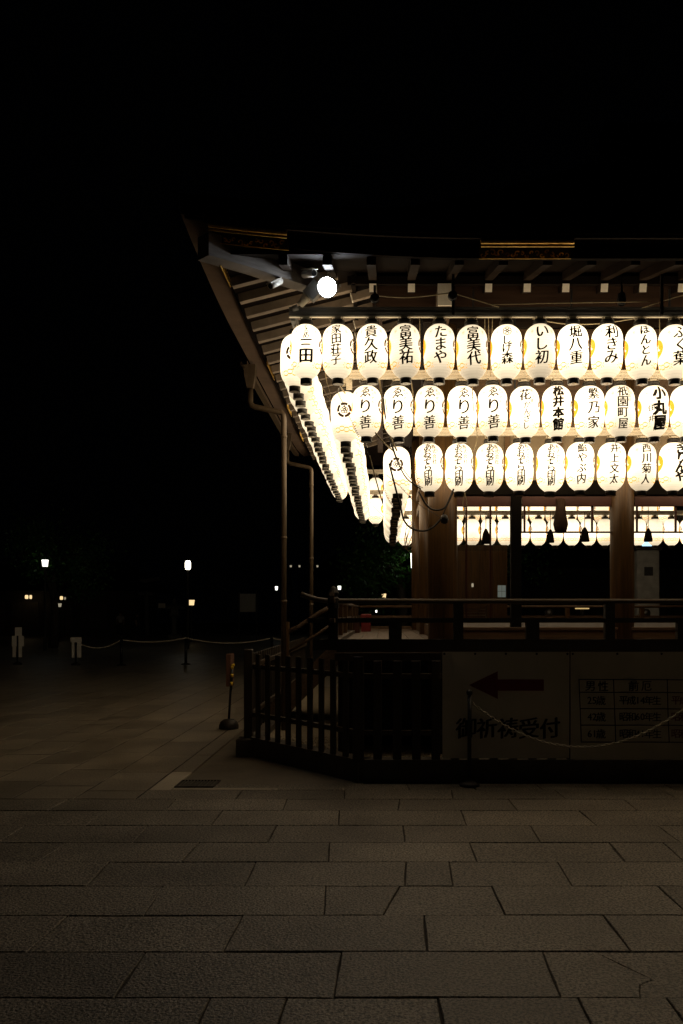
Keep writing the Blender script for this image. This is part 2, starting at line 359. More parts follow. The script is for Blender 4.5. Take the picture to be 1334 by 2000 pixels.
# ------------------------------------------------------------ ground
big = MB().add([(-90, -4, -.03), (90, -4, -.03), (90, 140, -.03), (-90, 140, -.03)], [(0, 1, 2, 3)]).build('ground', M['grout'])
struct(big)
def far_paving():
    m, nt, p = new_mat('distant_slab_paving'); L = nt.links.new
    g = N(nt, 'ShaderNodeNewGeometry'); mp = N(nt, 'ShaderNodeMapping'); mp.inputs['Rotation'].default_value = (0, 0, PI/2); L(g.outputs['Position'], mp.inputs[0])
    br = N(nt, 'ShaderNodeTexBrick'); br.inputs['Scale'].default_value = 1; br.inputs['Brick Width'].default_value = 1.0; br.inputs['Row Height'].default_value = .55
    br.inputs['Mortar Size'].default_value = .008; br.inputs['Color1'].default_value = (.27, .235, .175, 1); br.inputs['Color2'].default_value = (.35, .305, .235, 1); br.inputs['Mortar'].default_value = (.06, .05, .04, 1)
    L(mp.outputs[0], br.inputs[0]); L(br.outputs[0], p.inputs['Base Color'])
    no = N(nt, 'ShaderNodeTexNoise'); no.inputs['Scale'].default_value = 2.5; no.inputs['Detail'].default_value = 8; L(g.outputs['Position'], no.inputs[0])
    mr = N(nt, 'ShaderNodeMapRange'); mr.inputs[3].default_value = .34; mr.inputs[4].default_value = .58; L(no.outputs[0], mr.inputs[0]); L(mr.outputs[0], p.inputs['Roughness'])
    n2 = N(nt, 'ShaderNodeTexNoise'); n2.inputs['Scale'].default_value = 60; n2.inputs['Detail'].default_value = 5; L(g.outputs['Position'], n2.inputs[0])
    b_ = N(nt, 'ShaderNodeBump'); b_.inputs['Strength'].default_value = .4; b_.inputs['Distance'].default_value = .008; L(n2.outputs[0], b_.inputs['Height']); L(b_.outputs[0], p.inputs['Normal'])
    return m
M['far'] = far_paving()
fp = MB()
fp.add([(-60, 18.2, 0), (60, 18.2, 0), (60, 110, 0), (-60, 110, 0)], [(0, 1, 2, 3)])
fp.add([(-60, 6.0, -.001), (-9.62, 6.0, -.001), (-9.62, 18.2, -.001), (-60, 18.2, -.001)], [(0, 1, 2, 3)])
struct(fp.build('courtyard', M['far']))
pave = struct(MB().add([(-9.6, 3, -.012), (9, 3, -.012), (9, 8.5, -.012), (-9.6, 8.5, -.012)], [(0, 1, 2, 3)]).build('pavement', M['grout']))
def slab(corners, parent, mat, gap=.004, seed=0, rough=.006, name='paving_stone', flush=False):
    """one dressed stone: worn, slightly wandering edges, chamfered arris, side walls"""
    rnd = random.Random(seed); nc = len(corners); cx = sum(c[0] for c in corners)/nc; cy = sum(c[1] for c in corners)/nc
    pts = []
    for i in range(nc):
        a, b_ = Vector(corners[i]), Vector(corners[(i+1) % nc]); d = (b_-a); nrm = Vector((-d.y, d.x)).normalized(); k = max(2, int(d.length/.16))
        for j in range(k):
            q = a+d*(j/k)+nrm*(gap+(rnd.uniform(-rough*.4, rough) if j else 0))
            if j == 0:
                pa = Vector(corners[(i-1) % nc]); d0 = (a-pa); n0 = Vector((-d0.y, d0.x)).normalized(); q = a+nrm*gap+n0*gap
            pts.append(q-Vector((cx, cy)))
    n = len(pts); dz = rnd.uniform(-.0006, .0006) if flush else rnd.uniform(-.003, .002); tk = .0006 if flush else .002; tx, ty = rnd.uniform(-tk, tk), rnd.uniform(-tk, tk)
    T = lambda p, s, z: (p.x*(1-s/max(.05, abs(p.x))) if abs(p.x) > .06 else p.x, p.y*(1-s/max(.05, abs(p.y))) if abs(p.y) > .06 else p.y, z+dz+p.x*tx+p.y*ty)
    vs = [(p.x, p.y, -.028) for p in pts]+[T(p, 0, -.001 if flush else -.004) for p in pts]+[T(p, .0012 if flush else .0035, 0) for p in pts]
    fs = [tuple(range(2*n, 3*n))]
    for r in (0, n):
        for i in range(n): fs.append((r+i, r+(i+1) % n, r+n+(i+1) % n, r+n+i))
    mb = MB().add(vs, fs); return mb.build(name, mat, parent, loc=(cx, cy, 0))
rowsY = [3.23, 3.735, 4.24, 4.75, 5.26, 5.77, 6.26, 6.76, 7.27, 7.71, 8.11]
J = {0: [-2.62, -1.7, -.743, -.424, .235, .833, 1.208, 2.2, 3.2], 1: [-2.15, -1.16, -.211, .767, 1.75, 2.7], 2: [-2.7, -1.735, -.777, .215, 1.2, 2.2, 3.2],
     3: [-2.26, -1.324, -.34, .045, .656, 1.66, 2.6, 3.6], 4: [-2.8, -1.81, -.848, .136, .424, 1.144, 2.1, 3.1], 5: [-3.2, -2.29, -1.336, -.38, .615, 1.61, 2.0, 3.0, 4.0],
     6: [-2.78, -1.82, -.835, .147, 1.13, 2.13, 3.1, 4.1], 7: [-3.3, -2.32, -1.347, -.363, .64, 1.64, 2.6, 3.6, 4.6], 8: [-2.8, -1.837, -.853, .127, 1.11, 2.12, 3.1, 4.1], 9: [-2.2, -1.32, -.36, .62, 1.6, 2.6, 3.6, 4.6]}
sd = 0
for k in range(10):
    js = list(J[k]); y0, y1 = rowsY[k], rowsY[k+1]
    while js[0] > -5.4 and k < 9: js.insert(0, js[0]-.98)
    while js[-1] < 6: js.append(js[-1]+.98)
    rnd = random.Random(k)
    offs = [rnd.uniform(-.012, .012) for _ in js]
    if k == 3: offs[js.index(.045)] = .05
    for i in range(len(js)-1):
        a, b_ = js[i], js[i+1]; sd += 1
        c = [(a-offs[i], y0), (b_-offs[i+1], y0), (b_+offs[i+1], y1), (a+offs[i], y1)]
        if k == 1 and abs(a-.767) < 1e-3:    # the cracked slab
            m1 = [(a-offs[i], y0), (1.17, y0), (1.22, 3.98), (a+offs[i], y1)]; 
            slab([(a-offs[i], y0), (1.10, y0), (1.135, 3.86), (1.21, 3.92), (1.03, y1), (a+offs[i], y1)], pave, M['stone'], .0009, sd, .004)
            slab([(1.10, y0), (b_, y0), (b_, y1), (1.03, y1), (1.21, 3.92), (1.135, 3.86)], pave, M['stone'], .0009, sd+500, .004)
            continue
        slab(c, pave, M['stone'], .0032, sd)
for i in range(14):                      # narrow row against the fence plinth
    x0 = -1.62+i*.62; slab([(x0, 8.11), (x0+.62, 8.11), (x0+.6, 8.40), (x0-.02, 8.40)], pave, M['stone'], .004, 900+i)
# side paving: long courses running into the depth
path = struct(MB().add([(-9.6, 7.72, -.003), (-2.2, 7.72, -.003), (-2.2, 18.2, -.003), (-9.6, 18.2, -.003)], [(0, 1, 2, 3)]).build('path', M['pathgrout']))
cols = [-2.205-.55*k for k in range(14)]
for k in range(13):
    rnd = random.Random(100+k); y = 7.72
    first = True
    while y < 18.2:
        l = rnd.uniform(.78, 1.15)
        if first: l = .35+.62*((k*.37) % 1); first = False
        y1 = min(18.2, y+l)
        if 18.2-y1 < .3: y1 = 18.2
        slab([(cols[k+1], y), (cols[k], y), (cols[k], y1), (cols[k+1], y1)], path, M['stonepath'], .0055, int(k*100+y*7), flush=True)
        y = y1
# kerb and concrete apron round the fence
for i, (a, b_) in enumerate([(8.12, 9.05), (9.05, 10.1), (10.1, 11.2), (11.2, 12.3), (12.3, 13.4), (13.4, 14.6)]):
    slab([(-2.2, a), (-1.99, a), (-1.99, b_), (-2.2, b_)], path, M['kerb'] if i == 0 else M['stonepath'], .004, 700+i, .002, 'kerb_stone')
for i, (a, b_) in enumerate([(-1.99, -1.05), (-1.05, -.22)]):
    slab([(a, 8.12), (b_, 8.12), (b_, 8.22), (a, 8.22)], path, M['kerb'], .004, 720+i, .002, 'kerb_stone')
struct(MB().add([(-1.985, 8.225, -.012), (-.2, 8.225, -.004), (-.2, 8.7, -.004), (-1.5, 10.3, -.004), (-1.5, 18.2, -.004), (-1.985, 18.2, -.008)], [(0, 1, 2, 3, 4, 5)]).build('concrete_apron', M['concrete']))
struct(MB().add([(-.25, 8.55, .14), (9, 8.55, .14), (9, 17.8, .14), (-1.55, 17.8, .14), (-1.55, 10.15, .14)], [(0, 1, 2, 3, 4)]).build('gravel_bed', M['gravel']))
def gravel():
    mb = MB(); rnd = random.Random(3)
    for i in range(2600):
        x = rnd.uniform(-1.3, 1.2); y = rnd.uniform(8.62, 10.6); r = rnd.uniform(.008, .02)
        if x < -.25 and (x+1.57)*1.212+(y-10.1) < .12: continue
        a = rnd.uniform(0, 3); c, s = math.cos(a)*r, math.sin(a)*r; h = r*.8
        mb.add([(x+c, y+s, .141), (x-s, y+c, .141), (x-c, y-s, .141), (x+s, y-c, .141), (x, y, .14+h)], [(0, 1, 4), (1, 2, 4), (2, 3, 4), (3, 0, 4)])
    return stuff(tag(mb.build('gravel', M['gravel']), 'loose pale gravel lying behind the pickets under the stage', 'gravel'))
gravel()
g = thing('drain_grate', 'rusty iron drain grate set in the apron beside the pale kerb', 'drain', (-1.80, 8.42, 0))
MB().box(-.19, .19, -.165, -.150, -.03, .004).box(-.19, .19, .150, .165, -.03, .004).box(-.19, -.175, -.150, .150, -.03, .004).box(.175, .19, -.150, .150, -.03, .004).build('grate_frame', M['rubber'], g)
MB().add([(-.175, -.15, -.0075), (.175, -.15, -.0075), (.175, .15, -.0075), (-.175, .15, -.0075)], [(0, 1, 2, 3)]).build('grate_pit', M['darkwood'], g)
gb = MB().box(-.006, .006, -.150, .150, -.006, .003).mesh('grate_bar', M['plinth'])
for i in range(11): put('grate_bar', gb, g, (-.155+i*.031, 0, 0))

# ------------------------------------------------------------ the stage building
stage = thing('wooden_stage', 'open timber shrine stage with wide eaves hung with rows of lanterns', 'stage', (0, 0, 0))
X0, Y0, X1, Y1 = -1.73, 7.40, 11.0, 18.9       # eave outline
def lift(d, c=.17): return c*max(0, 1-d/2.6)**2
def edge_pts(n=26):
    """front eave left corner -> right, and left eave front -> back"""
    fr = [X0+(X1-X0)*(i/n)**1.6 for i in range(n+1)]; sdv = [Y0+(Y1-Y0)*i/n for i in range(n+1)]
    return fr, sdv
fr, sdv = edge_pts()
zl = lambda d0, d1: lift(min(d0, d1))
def strip(pa, pb):                         # quad strip between two polylines
    mb = MB(); n = len(pa); mb.add(list(pa)+list(pb), [(i, i+1, n+i+1, n+i) for i in range(n-1)]); return mb
def eave_band(o0, o1, za, zb, side):
    """solid band following the eave at inward offsets o0..o1 and heights za..zb"""
    mb = MB(); secs = []
    if side == 'front':
        for x in fr:
            q = (x-X0)/(X1-X0); l = lift(x-X0); f = lambda o: X0+o+(X1-X0-2*o)*q
            secs.append([(f(o0), Y0+o0, za+l), (f(o1), Y0+o1, za+l), (f(o1), Y0+o1, zb+l), (f(o0), Y0+o0, zb+l)])
    else:
        for y in sdv:
            q = (y-Y0)/(Y1-Y0); l = lift(min(y-Y0, Y1-y)); f = lambda o: Y0+o+(Y1-Y0-2*o)*q
            secs.append([(X0+o0, f(o0), za+l), (X0+o1, f(o1), za+l), (X0+o1, f(o1), zb+l), (X0+o0, f(o0), zb+l)])
    vs = [v for s in secs for v in s]; fs = []
    for i in range(len(secs)-1):
        for k in range(4): fs.append((i*4+k, i*4+(k+1) % 4, (i+1)*4+(k+1) % 4, (i+1)*4+k))
    fs += [(3, 2, 1, 0), tuple(range(len(vs)-4, len(vs)))]
    return mb.add(vs, fs)
for sde in ('front', 'side'):
    eave_band(0, .215, 4.875, 5.05, sde).build('roof_edge', M['barkedge'] if sde == 'side' else M['bark'], stage)  # front edge coloured darker than the side so its underside looks unlit
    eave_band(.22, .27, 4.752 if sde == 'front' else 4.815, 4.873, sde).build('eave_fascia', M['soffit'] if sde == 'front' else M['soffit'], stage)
    if sde == 'front': eave_band(.03, .06, 4.85, 4.873, sde).build('eave_trim', M['rafter'], stage)
# roof surface with a hipped, concave slope
def roof():
    mb = MB(); rings = []
    for k in range(9):
        o = 5.6*k/8; z = 5.05+3.6*(o/5.6)**1.25; ring = []
        for (x, y) in ((X0+o, Y0+o), (X1-o, Y0+o), (X1-o, Y1-o), (X0+o, Y1-o)): ring.append((x, y, z+(.17 if k == 0 else 0)))
        mids = []
        for a, b_ in zip(ring, ring[1:]+ring[:1]):
            mids += [a]+[(a[0]+(b_[0]-a[0])*q, a[1]+(b_[1]-a[1])*q, z+(lift(q*11) if k == 0 else 0)) for q in (.08, .18, .5, .82, .92)]
        rings.append(mids)
    n = len(rings[0]); vs = [v for r in rings for v in r]; fs = []
    for k in range(8):
        for i in range(n): fs.append((k*n+i, k*n+(i+1) % n, (k+1)*n+(i+1) % n, (k+1)*n+i))
    fs.append(tuple(range(8*n, 9*n))); return mb.add(vs, fs)
rf = roof().build('roof', M['bark'], stage, True)
MB().box(3.3, 6.3, 12.95, 13.35, 8.55, 8.95).build('ridge', M['bark'], rf)
# soffit boards: flying-rafter tier and base-rafter tier, mitred at the corner
def soffit(oa, za, ob, zb, side):
    if side == 'front': q = [(X0+oa, Y0+oa, za), (X1-oa, Y0+oa, za), (X1-ob, Y0+ob, zb), (X0+ob, Y0+ob, zb)]
    elif side == 'back': q = [(X0+oa, Y1-oa, za), (X1-oa, Y1-oa, za), (X1-ob, Y1-ob, zb), (X0+ob, Y1-ob, zb)]
    else: q = [(X0+oa, Y0+oa, za), (X0+oa, Y1-oa, za), (X0+ob, Y1-ob, zb), (X0+ob, Y0+ob, zb)]
    return MB().add(q+[(x, y, z+.03) for x, y, z in q], [(0, 1, 2, 3), (4, 7, 6, 5), (0, 4, 5, 1), (2, 6, 7, 3)])
flyz = lambda o: 4.774+.256*(o-.3)
basez = lambda o: 4.935+.28*(o-1.4)
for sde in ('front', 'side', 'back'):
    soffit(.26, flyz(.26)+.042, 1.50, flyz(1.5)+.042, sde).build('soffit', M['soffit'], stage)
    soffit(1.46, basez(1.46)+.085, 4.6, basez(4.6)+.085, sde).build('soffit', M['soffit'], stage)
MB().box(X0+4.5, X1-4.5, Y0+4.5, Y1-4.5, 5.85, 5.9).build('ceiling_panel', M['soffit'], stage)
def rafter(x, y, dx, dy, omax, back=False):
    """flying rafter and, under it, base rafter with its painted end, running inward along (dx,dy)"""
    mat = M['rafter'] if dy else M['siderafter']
    if omax > .5:
        o1 = min(1.385, omax)
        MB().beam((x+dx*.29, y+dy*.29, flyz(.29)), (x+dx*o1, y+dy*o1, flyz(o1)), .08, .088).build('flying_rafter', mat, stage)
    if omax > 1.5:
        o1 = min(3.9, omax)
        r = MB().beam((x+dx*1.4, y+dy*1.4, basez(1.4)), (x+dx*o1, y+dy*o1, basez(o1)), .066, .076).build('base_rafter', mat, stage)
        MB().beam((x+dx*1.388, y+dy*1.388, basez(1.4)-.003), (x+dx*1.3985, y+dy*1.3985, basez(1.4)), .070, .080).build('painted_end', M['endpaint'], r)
for k in range(-3, 17): rafter(1.057+.39*k-.78, Y0, 0, 1, 1.057+.39*k-.78-X0)
for k in range(24):
    yy = 7.82+.42*k; rafter(X0, yy, 1, 0, min(yy-Y0, Y1-yy))
for k in range(0, 14): rafter(.3+.39*k, Y1, 0, -1, .3+.39*k-X0)
for p0, p1 in (((X0+1.36, Y0+1.41, 5.012), (X1-1.4, Y0+1.41, 5.012)), ((X0+1.42, Y0+1.36, 5.012), (X0+1.42, Y1-1.4, 5.012))):
    MB().beam(p0, p1, .04, .082).build('eave_batten', M['soffit'], stage)
# hip rafter: a deep tapering beam out to the corner
def hip():
    mb = MB(); secs = []
    for i in range(9):
        t = i/8; o = .16+t*.95; cx, cy = X0+o, Y0+o; s = Vector((1, -1, 0)).normalized()*.085
        zt = 4.895+.02*math.sin(t*3)+ (lift(o*1.3)*.3) + max(0, o-.9)*.12; h = .205-.05*t
        c = Vector((cx, cy, 0)); secs += [c-s+Vector((0, 0, zt-h)), c+s+Vector((0, 0, zt-h)), c+s+Vector((0, 0, zt)), c-s+Vector((0, 0, zt))]
    fs = []
    for i in range(8):
        for k in range(4): fs.append((i*4+k, i*4+(k+1) % 4, i*4+4+(k+1) % 4, i*4+4+k))
    fs += [(3, 2, 1, 0), (32, 33, 34, 35)]
    return mb.add(secs, fs)
hip().build('hip_rafter', M['hip'], stage)
# purlin ring
for p0, p1 in (((X0+2.15, Y0+2.3, 4.98), (X1-2, Y0+2.3, 4.98)), ((X0+2.15, Y0+2.3, 4.981), (X0+2.15, Y1-2.2, 4.981)), ((X0+2.15, Y1-2.2, 4.98), (X1-2, Y1-2.2, 4.98))):
    MB().beam(p0, p1, .2, .24).build('purlin', M['rafter'], stage)
for p0, p1 in (((X0+1.66, Y0+1.66, 4.925), (X1-1.7, Y0+1.66, 4.925)), ((X0+1.66, Y0+1.72, 4.925), (X0+1.66, Y1-1.7, 4.925))):
    MB().beam(p0, p1, .10, .215).build('eave_purlin', M['wood_dim'], stage)
# beam nose with painted end beside the corner post
q = MB().beam((.61, 8.68, 4.82), (.61, 9.6, 4.82), .145, .215).build('beam_nose', M['wood_y'], stage)
MB().beam((.61, 8.665, 4.82), (.61, 8.679, 4.82), .15, .22).build('painted_end', M['endpaint'], q)
# gilded fittings on the fascia
def scroll(x0, x1, z0, z1, y, seed, mat, parent, zshift=lambda x: 0):
    rnd = random.Random(seed); mb = MB(); x = x0+.03; k = 0
    while x < x1-.02:
        cz = (z0+z1)/2+rnd.uniform(-.02, .02); r = rnd.uniform(.018, .034); s = 1 if k % 2 else -1; pts = []
        for i in range(11):
            a = s*(i/10*5.2)+rnd.uniform(0, .1)+k; rr = r*(1-.08*i); pts.append((x+rr*math.cos(a), y, cz+zshift(x)+rr*math.sin(a)))
        mb.tube(pts, [.0085*(1-.06*i) for i in range(11)], 5); x += rnd.uniform(.035, .05); k += 1
    return mb
def fitting(x0, x1, seed, corner=False):
    zs = (lambda x: lift(x-X0)) if corner else (lambda x: 0)
    n = 8; y = Y0+.192; plate = MB()
    xs = [x0+(x1-x0)*i/n for i in range(n+1)]
    z0, z1 = 4.735, 4.868
    vs = [(x, y+.004, z0+zs(x)) for x in xs]+[(x, y+.004, z1+zs(x)) for x in xs]
    fs = [(i, i+1, n+2+i, n+1+i) for i in range(n)]; plate.add(vs, fs)
    o = plate.build('gilt_fitting', M['golddark'], stage)
    scroll(x0, x1, z0+.01, z1-.05, y, seed, M['gold'], o, zs).build('scroll_relief', M['gold'], o)
    m = MB(); m.tube([(x, y-.006, z0+.003+zs(x)) for x in xs], .004, 6); m.tube([(x, Y0+.05, 4.79+zs(x)) for x in xs], .009, 6); m.tube([(x, Y0+.055, 4.83+zs(x)) for x in xs], .02, 6)
    m.build('gilt_rim', M['gold'], o)
    return o
fitting(.83, 1.63, 3); fitting(X0+.225, X0+.90, 5, True)
def side_fit(yc, l, seed):
    rnd = random.Random(seed); m = MB(); x = X0+.275
    m.tube([(x, yc-l/2, 4.74), (x, yc+l/2, 4.74)], .006, 6)
    y = yc-l/2
    while y < yc+l/2:
        pts = [(x, y+.03*math.cos(a*.6), 4.79+.035*math.sin(a*.6+seed)) for a in range(10)]; m.tube(pts, .006, 5); y += .06
    m.build('gilt_fitting', M['gold'], stage)
side_fit(11.2, .7, 2); side_fit(13.4, .6, 4); side_fit(15.4, .6, 6); side_fit(8.0, .5, 8)
# posts
def post(x, y, r, z0=0.1, z1=5.0, name='post'):
    pr = [(r*1.0, 0), (r, z1-z0)]; return MB().rev(pr, 28, (0, 0, 0)).build(name, M['wood'], stage, True, (x, y, z0))
for x, y, r in ((.66, 9.8, .165), (2.68, 9.8, .133), (4.70, 9.8, .133), (6.72, 9.8, .133), (.65, 13.1, .12), (.65, 16.4, .13), (2.48, 16.4, .105), (4.5, 16.4, .12), (6.5, 16.4, .12)):
    post(x, y, r)
for y in (9.8, 16.4):
    MB().beam((.66, y, 3.77), (9, y, 3.77), .12, .105).build('head_beam', M['wood_x'], stage)
    if y < 10: MB().beam((.66, y, 3.055), (9, y, 3.055), .11, .16).build('tie_beam', M['soot'], stage)
MB().beam((.66, 9.8, 3.78), (.66, 16.4, 3.78), .12, .10).build('head_beam', M['wood_y'], stage)
MB().beam((.66, 9.8, 3.50), (.66, 16.4, 3.50), .11, .12).build('tie_beam', M['wood_y'], stage)
for x0, x1 in ((.80, 2.56), (2.80, 4.58), (4.82, 6.6)):
    MB().box(x0, x1, 9.79, 9.81, 3.137, 3.715).build('frieze_panel', M['plaster'], stage)
    MB().box(x0, x1, 9.79, 9.81, 3.825, 4.84).build('frieze_panel', M['wood_x'], stage)
    MB().box(x0, x1, 16.39, 16.41, 3.825, 4.84).build('frieze_panel', M['wood_x'], stage)
    for k in range(1, 3): MB().box(x0+(x1-x0)*k/3-.03, x0+(x1-x0)*k/3+.03, 9.76, 9.788, 3.14, 3.715).build('frieze_strut', M['wood'], stage)
# lintels, lacquered frames and netting in the bays
for i, (x0, x1) in enumerate(((.815, 1.42), (1.55, 2.55), (2.815, 3.9), (3.9, 4.57))):
    fzt = 2.955; fzb = 2.57 if i else 2.35
    fo = MB().box(x0, x1, 9.76, 9.84, 2.85, fzt).build('screen_frame', M['lacquer'], stage)
    for xx in ((x0+.10, x0+.37) if i == 0 else (x0+.02, x0+(x1-x0)*.42, x0+(x1-x0)*.78)):
        MB().box(xx, xx+.022, 9.785, 9.807, 1.55 if i == 0 else 2.568, 2.85).build('frame_bar', M['lacquer'], fo)
    if i:
        MB().box(x0, x1, 9.785, 9.81, 2.548, 2.567).build('frame_bar', M['darkwood'], fo)
        if i == 1: MB().box(x0-.012, x0, 9.785, 9.81, 2.548, 2.95).build('frame_bar', M['cream'], fo)
    MB().add([(x0, 9.815, fzb), (x1, 9.815, fzb), (x1, 9.815, 2.85), (x0, 9.815, 2.85)], [(0, 1, 2, 3)]).build('netting', M['net'], fo)
MB().box(1.425, 1.54, 9.745, 9.855, 1.491, 2.97).build('door_jamb', M['soot'], stage)
# panelled partition seen in the first bay
for k in range(4):
    MB().box(1.27+.265*k, 1.27+.265*k+.26, 16.42, 16.45, 1.49, 2.93).build('partition_board', M['wood'], stage)
# deck
dk = MB().box(-.50, 9, 9.16, 17.6, 1.22, 1.30).build('deck', M['wood_y'], stage)
for k in range(6):
    MB().bevbox(-.49+.2*k, -.49+.2*k+.196, 9.18, 17.6, 1.302, 1.33, .003).build('floor_board', M['wood_y'], stage)
for k in range(3):
    MB().bevbox(.75, 9, 9.09+.2*k, 9.09+.2*k+.196, 1.302, 1.33, .003).build('floor_board', M['wood_x'], stage)
MB().box(.60, 9, 9.70, 16.6, 1.332, 1.455).build('inner_floor_riser', M['wood_x'], stage)
for k in range(3): MB().bevbox(.59, 9, 9.69+.3*k, 9.69+.3*k+.296, 1.457, 1.49, .004).build('floor_board', M['wood_x'], stage)
for k in range(20): MB().bevbox(.60+.3*k, .60+.3*k+.297, 10.6, 16.62, 1.457, 1.489, .004).build('floor_board', M['wood_y'], stage)
MB().box(-.58, 9, 9.04, 9.08, 1.262, 1.377).build('edge_beam', M['darkwood'], stage)
MB().box(-.58, -.46, 9.08, 17.6, 1.275, 1.377).build('edge_beam', M['wood_y'], stage)
MB().box(-.44, 9, 17.5, 17.62, 1.275, 1.383).build('edge_beam', M['wood_x'], stage)
for x in (-.4, .66, 2.68, 4.7, 6.7):
    for y in (9.4, 9.8, 11.9, 14, 16.4): MB().box(x-.09, x+.09, y-.09, y+.09, .1, 1.22).build('floor_post', M['darkwood'], stage)
MB().box(-.3, 9, 9.9, 9.94, .14, 1.22).build('underfloor_panel', M['darkwood'], stage)
# railing: round top rail sweeping up past the corner, mid rail, stub posts
def curve_pts(a, b_, n=10, up=.0): return [Vector(a).lerp(Vector(b_), i/n)+Vector((0, 0, up*(1-i/n)**2)) for i in range(n+1)]
pts = [(-.87+.34*i/6, 9.10, 1.772+.075*(1-i/6)**2) for i in range(7)]
MB().tube([Vector(p) for p in pts]+[Vector((9, 9.10, 1.772))], .026, 12).build('handrail', M['railwood'], stage, True)
MB().tube([(-.53, 8.80+.3*i/6, 1.773+.07*(1-i/6)**2) for i in range(7)]+[(-.53, 17.6, 1.773)], .026, 12).build('handrail', M['wood_y'], stage, True)
MB().tube([(-.5, 17.56, 1.775), (9, 17.56, 1.775)], .026, 10).build('handrail', M['wood_x'], stage, True)
MB().box(-.80, 9, 9.075, 9.125, 1.548, 1.596).build('mid_rail', M['darkwood'], stage)
MB().box(-.555, -.505, 8.85, 17.6, 1.550, 1.594).build('mid_rail', M['wood_y'], stage)
MB().box(-.5, 9, 17.54, 17.58, 1.551, 1.596).build('mid_rail', M['wood_x'], stage)
MB().box(-.74, -.58, 9.045, 9.075, 1.265, 1.376).build('edge_beam', M['darkwood'], stage)
rp = MB().box(-.05, .05, -.045, .045, 1.27, 1.75).mesh('rail_post', M['darkwood'])
rs = MB().box(-.068, .068, -.04, .04, 1.377, 1.548).mesh('rail_strut', M['darkwood'])
xs_post = [-.53, .776, 2.355, 3.93, 5.5]
for x in xs_post: put('rail_post', rp, stage, (x, 9.10, 0))
for x in (.118, 1.55, 3.126, 4.7): put('rail_strut', rs, stage, (x, 9.10, 0))
MB().rev([(.062, 0), (.062, .10), (.045, .12), (.058, .16), (.03, .21), (.004, .235)], 14, (-.53, 9.10, 1.70)).build('post_finial', M['darkwood'], stage)
rw = MB().box(-.04, .04, -.05, .05, 1.385, 1.75).mesh('rail_post', M['wood'])
for y in (10.4, 11.6, 13.6, 15.1, 16.5): put('rail_post', rw, stage, (-.53, y, 0))
for x in (.7, 2.2, 3.7, 5.2): put('rail_post', rw, stage, (x, 17.56, 0))
# stair on the open side with its sloping handrail and newel
for k in range(6): MB().bevbox(-.56-.2*(k+1), -.56-.2*k, 11.75, 13.4, 1.12-.2*k, 1.16-.2*k, .004).build('stair_tread', M['wood_y'], stage)
for y in (11.72, 13.43): MB().beam((-.55, y, 1.2), (-1.65, y, .12), .05, .26).build('stair_stringer', M['wood_y'], stage)
MB().tube([(-.62, 11.7, 1.78), (-.85, 11.7, 1.66), (-1.15, 11.7, 1.46), (-1.33, 11.7, 1.38)], .032, 10).build('stair_handrail', M['wood_y'], stage, True)
MB().tube([(-.62, 11.7, 1.55), (-.9, 11.7, 1.36), (-1.33, 11.7, 1.10)], .02, 8).build('stair_handrail', M['wood_y'], stage, True)
MB().box(-1.375, -1.275, 11.65, 11.75, .12, 1.53).build('newel_post', M['wood'], stage)
# downpipes with hoppers
def downpipe(y, zb):
    o = MB().tube([(-1.72, y, 4.53), (-1.72, y, 4.36), (-1.70, y, 4.32), (-1.66, y, 4.30), (-1.38, y, 4.24), (-1.32, y, 4.225), (-1.295, y, 4.195), (-1.29, y, 4.14), (-1.29, y, 0)], .035, 14).build('downpipe', M['copper'], stage, True)
    h = MB(); a = [(.04, 4.54), (.07, 4.70), (.075, 4.83)]; vs = []
    for r, z in a: vs += [(-1.72-r, y-r, z), (-1.72+r, y-r, z), (-1.72+r, y+r, z), (-1.72-r, y+r, z)]
    h.add(vs, [(k*4+i, k*4+(i+1) % 4, k*4+4+(i+1) % 4, k*4+4+i) for k in range(2) for i in range(4)]+[(3, 2, 1, 0), (8, 9, 10, 11)]); h.build('rain_hopper', M['copper'], o)
    for z in (3.9, 2.6, 1.78): MB().rev([(.037, 0), (.042, .004), (.042, .03), (.037, .034)], 14, (-1.29, y, z)).build('pipe_clamp', M['copper'], o, True)
downpipe(11.2, 0); downpipe(15.45, 0)
# gutter under the side eave
gt = MB(); n = 24
for i in range(n+1):
    y = 11.05+(17.8-11.05)*i/n; z = 4.87+lift(min(y-Y0, Y1-y)); 
    gt.v += [(X0-.09, y, z), (X0-.09, y, z-.07), (X0-.01, y, z-.07), (X0-.01, y, z-.012)]
gt.f += [(i*4+k, i*4+k+1, i*4+5+k, i*4+4+k) for i in range(n) for k in range(3)]
gt.build('gutter', M['copper'], stage)
# lantern rails under the eaves
def grooved(p0, p1, mat, w=.05, h=.085):
    mb = MB(); d = Vector(p1)-Vector(p0)
    for k, (dz, ww, hh) in enumerate(((h*.36, w*1.1, h*.24), (h*.08, w*.9, h*.28), (-.14*h, w*1.1, h*.14), (-.36*h, w*.9, h*.26))):
        z = Vector((0, 0, dz)); mb.beam(Vector(p0)+z, Vector(p1)+z, ww, hh)
    return mb.build('lantern_rail', mat, stage)
ROWZ = [4.165, 3.690, 3.2175]; FY = [8.40, 8.84, 9.36]; SX = [-.888, -.41, .15]; BY = [17.9, 17.45, 16.95]
ZR = [4.553, 4.068, 3.598]
grooved((-.915, FY[0], ZR[0]), (5.6, FY[0], ZR[0]), M['alu'])
MB().box(-.915, 5.6, FY[0]-.018, FY[0]+.018, ZR[0]-.052, ZR[0]-.042).build('rail_strip', M['cream'], stage)
grooved((-.355, FY[1], ZR[1]), (5.6, FY[1], ZR[1]), M['cream']); grooved((.315, FY[2], ZR[2]), (5.6, FY[2], ZR[2]), M['cream'])
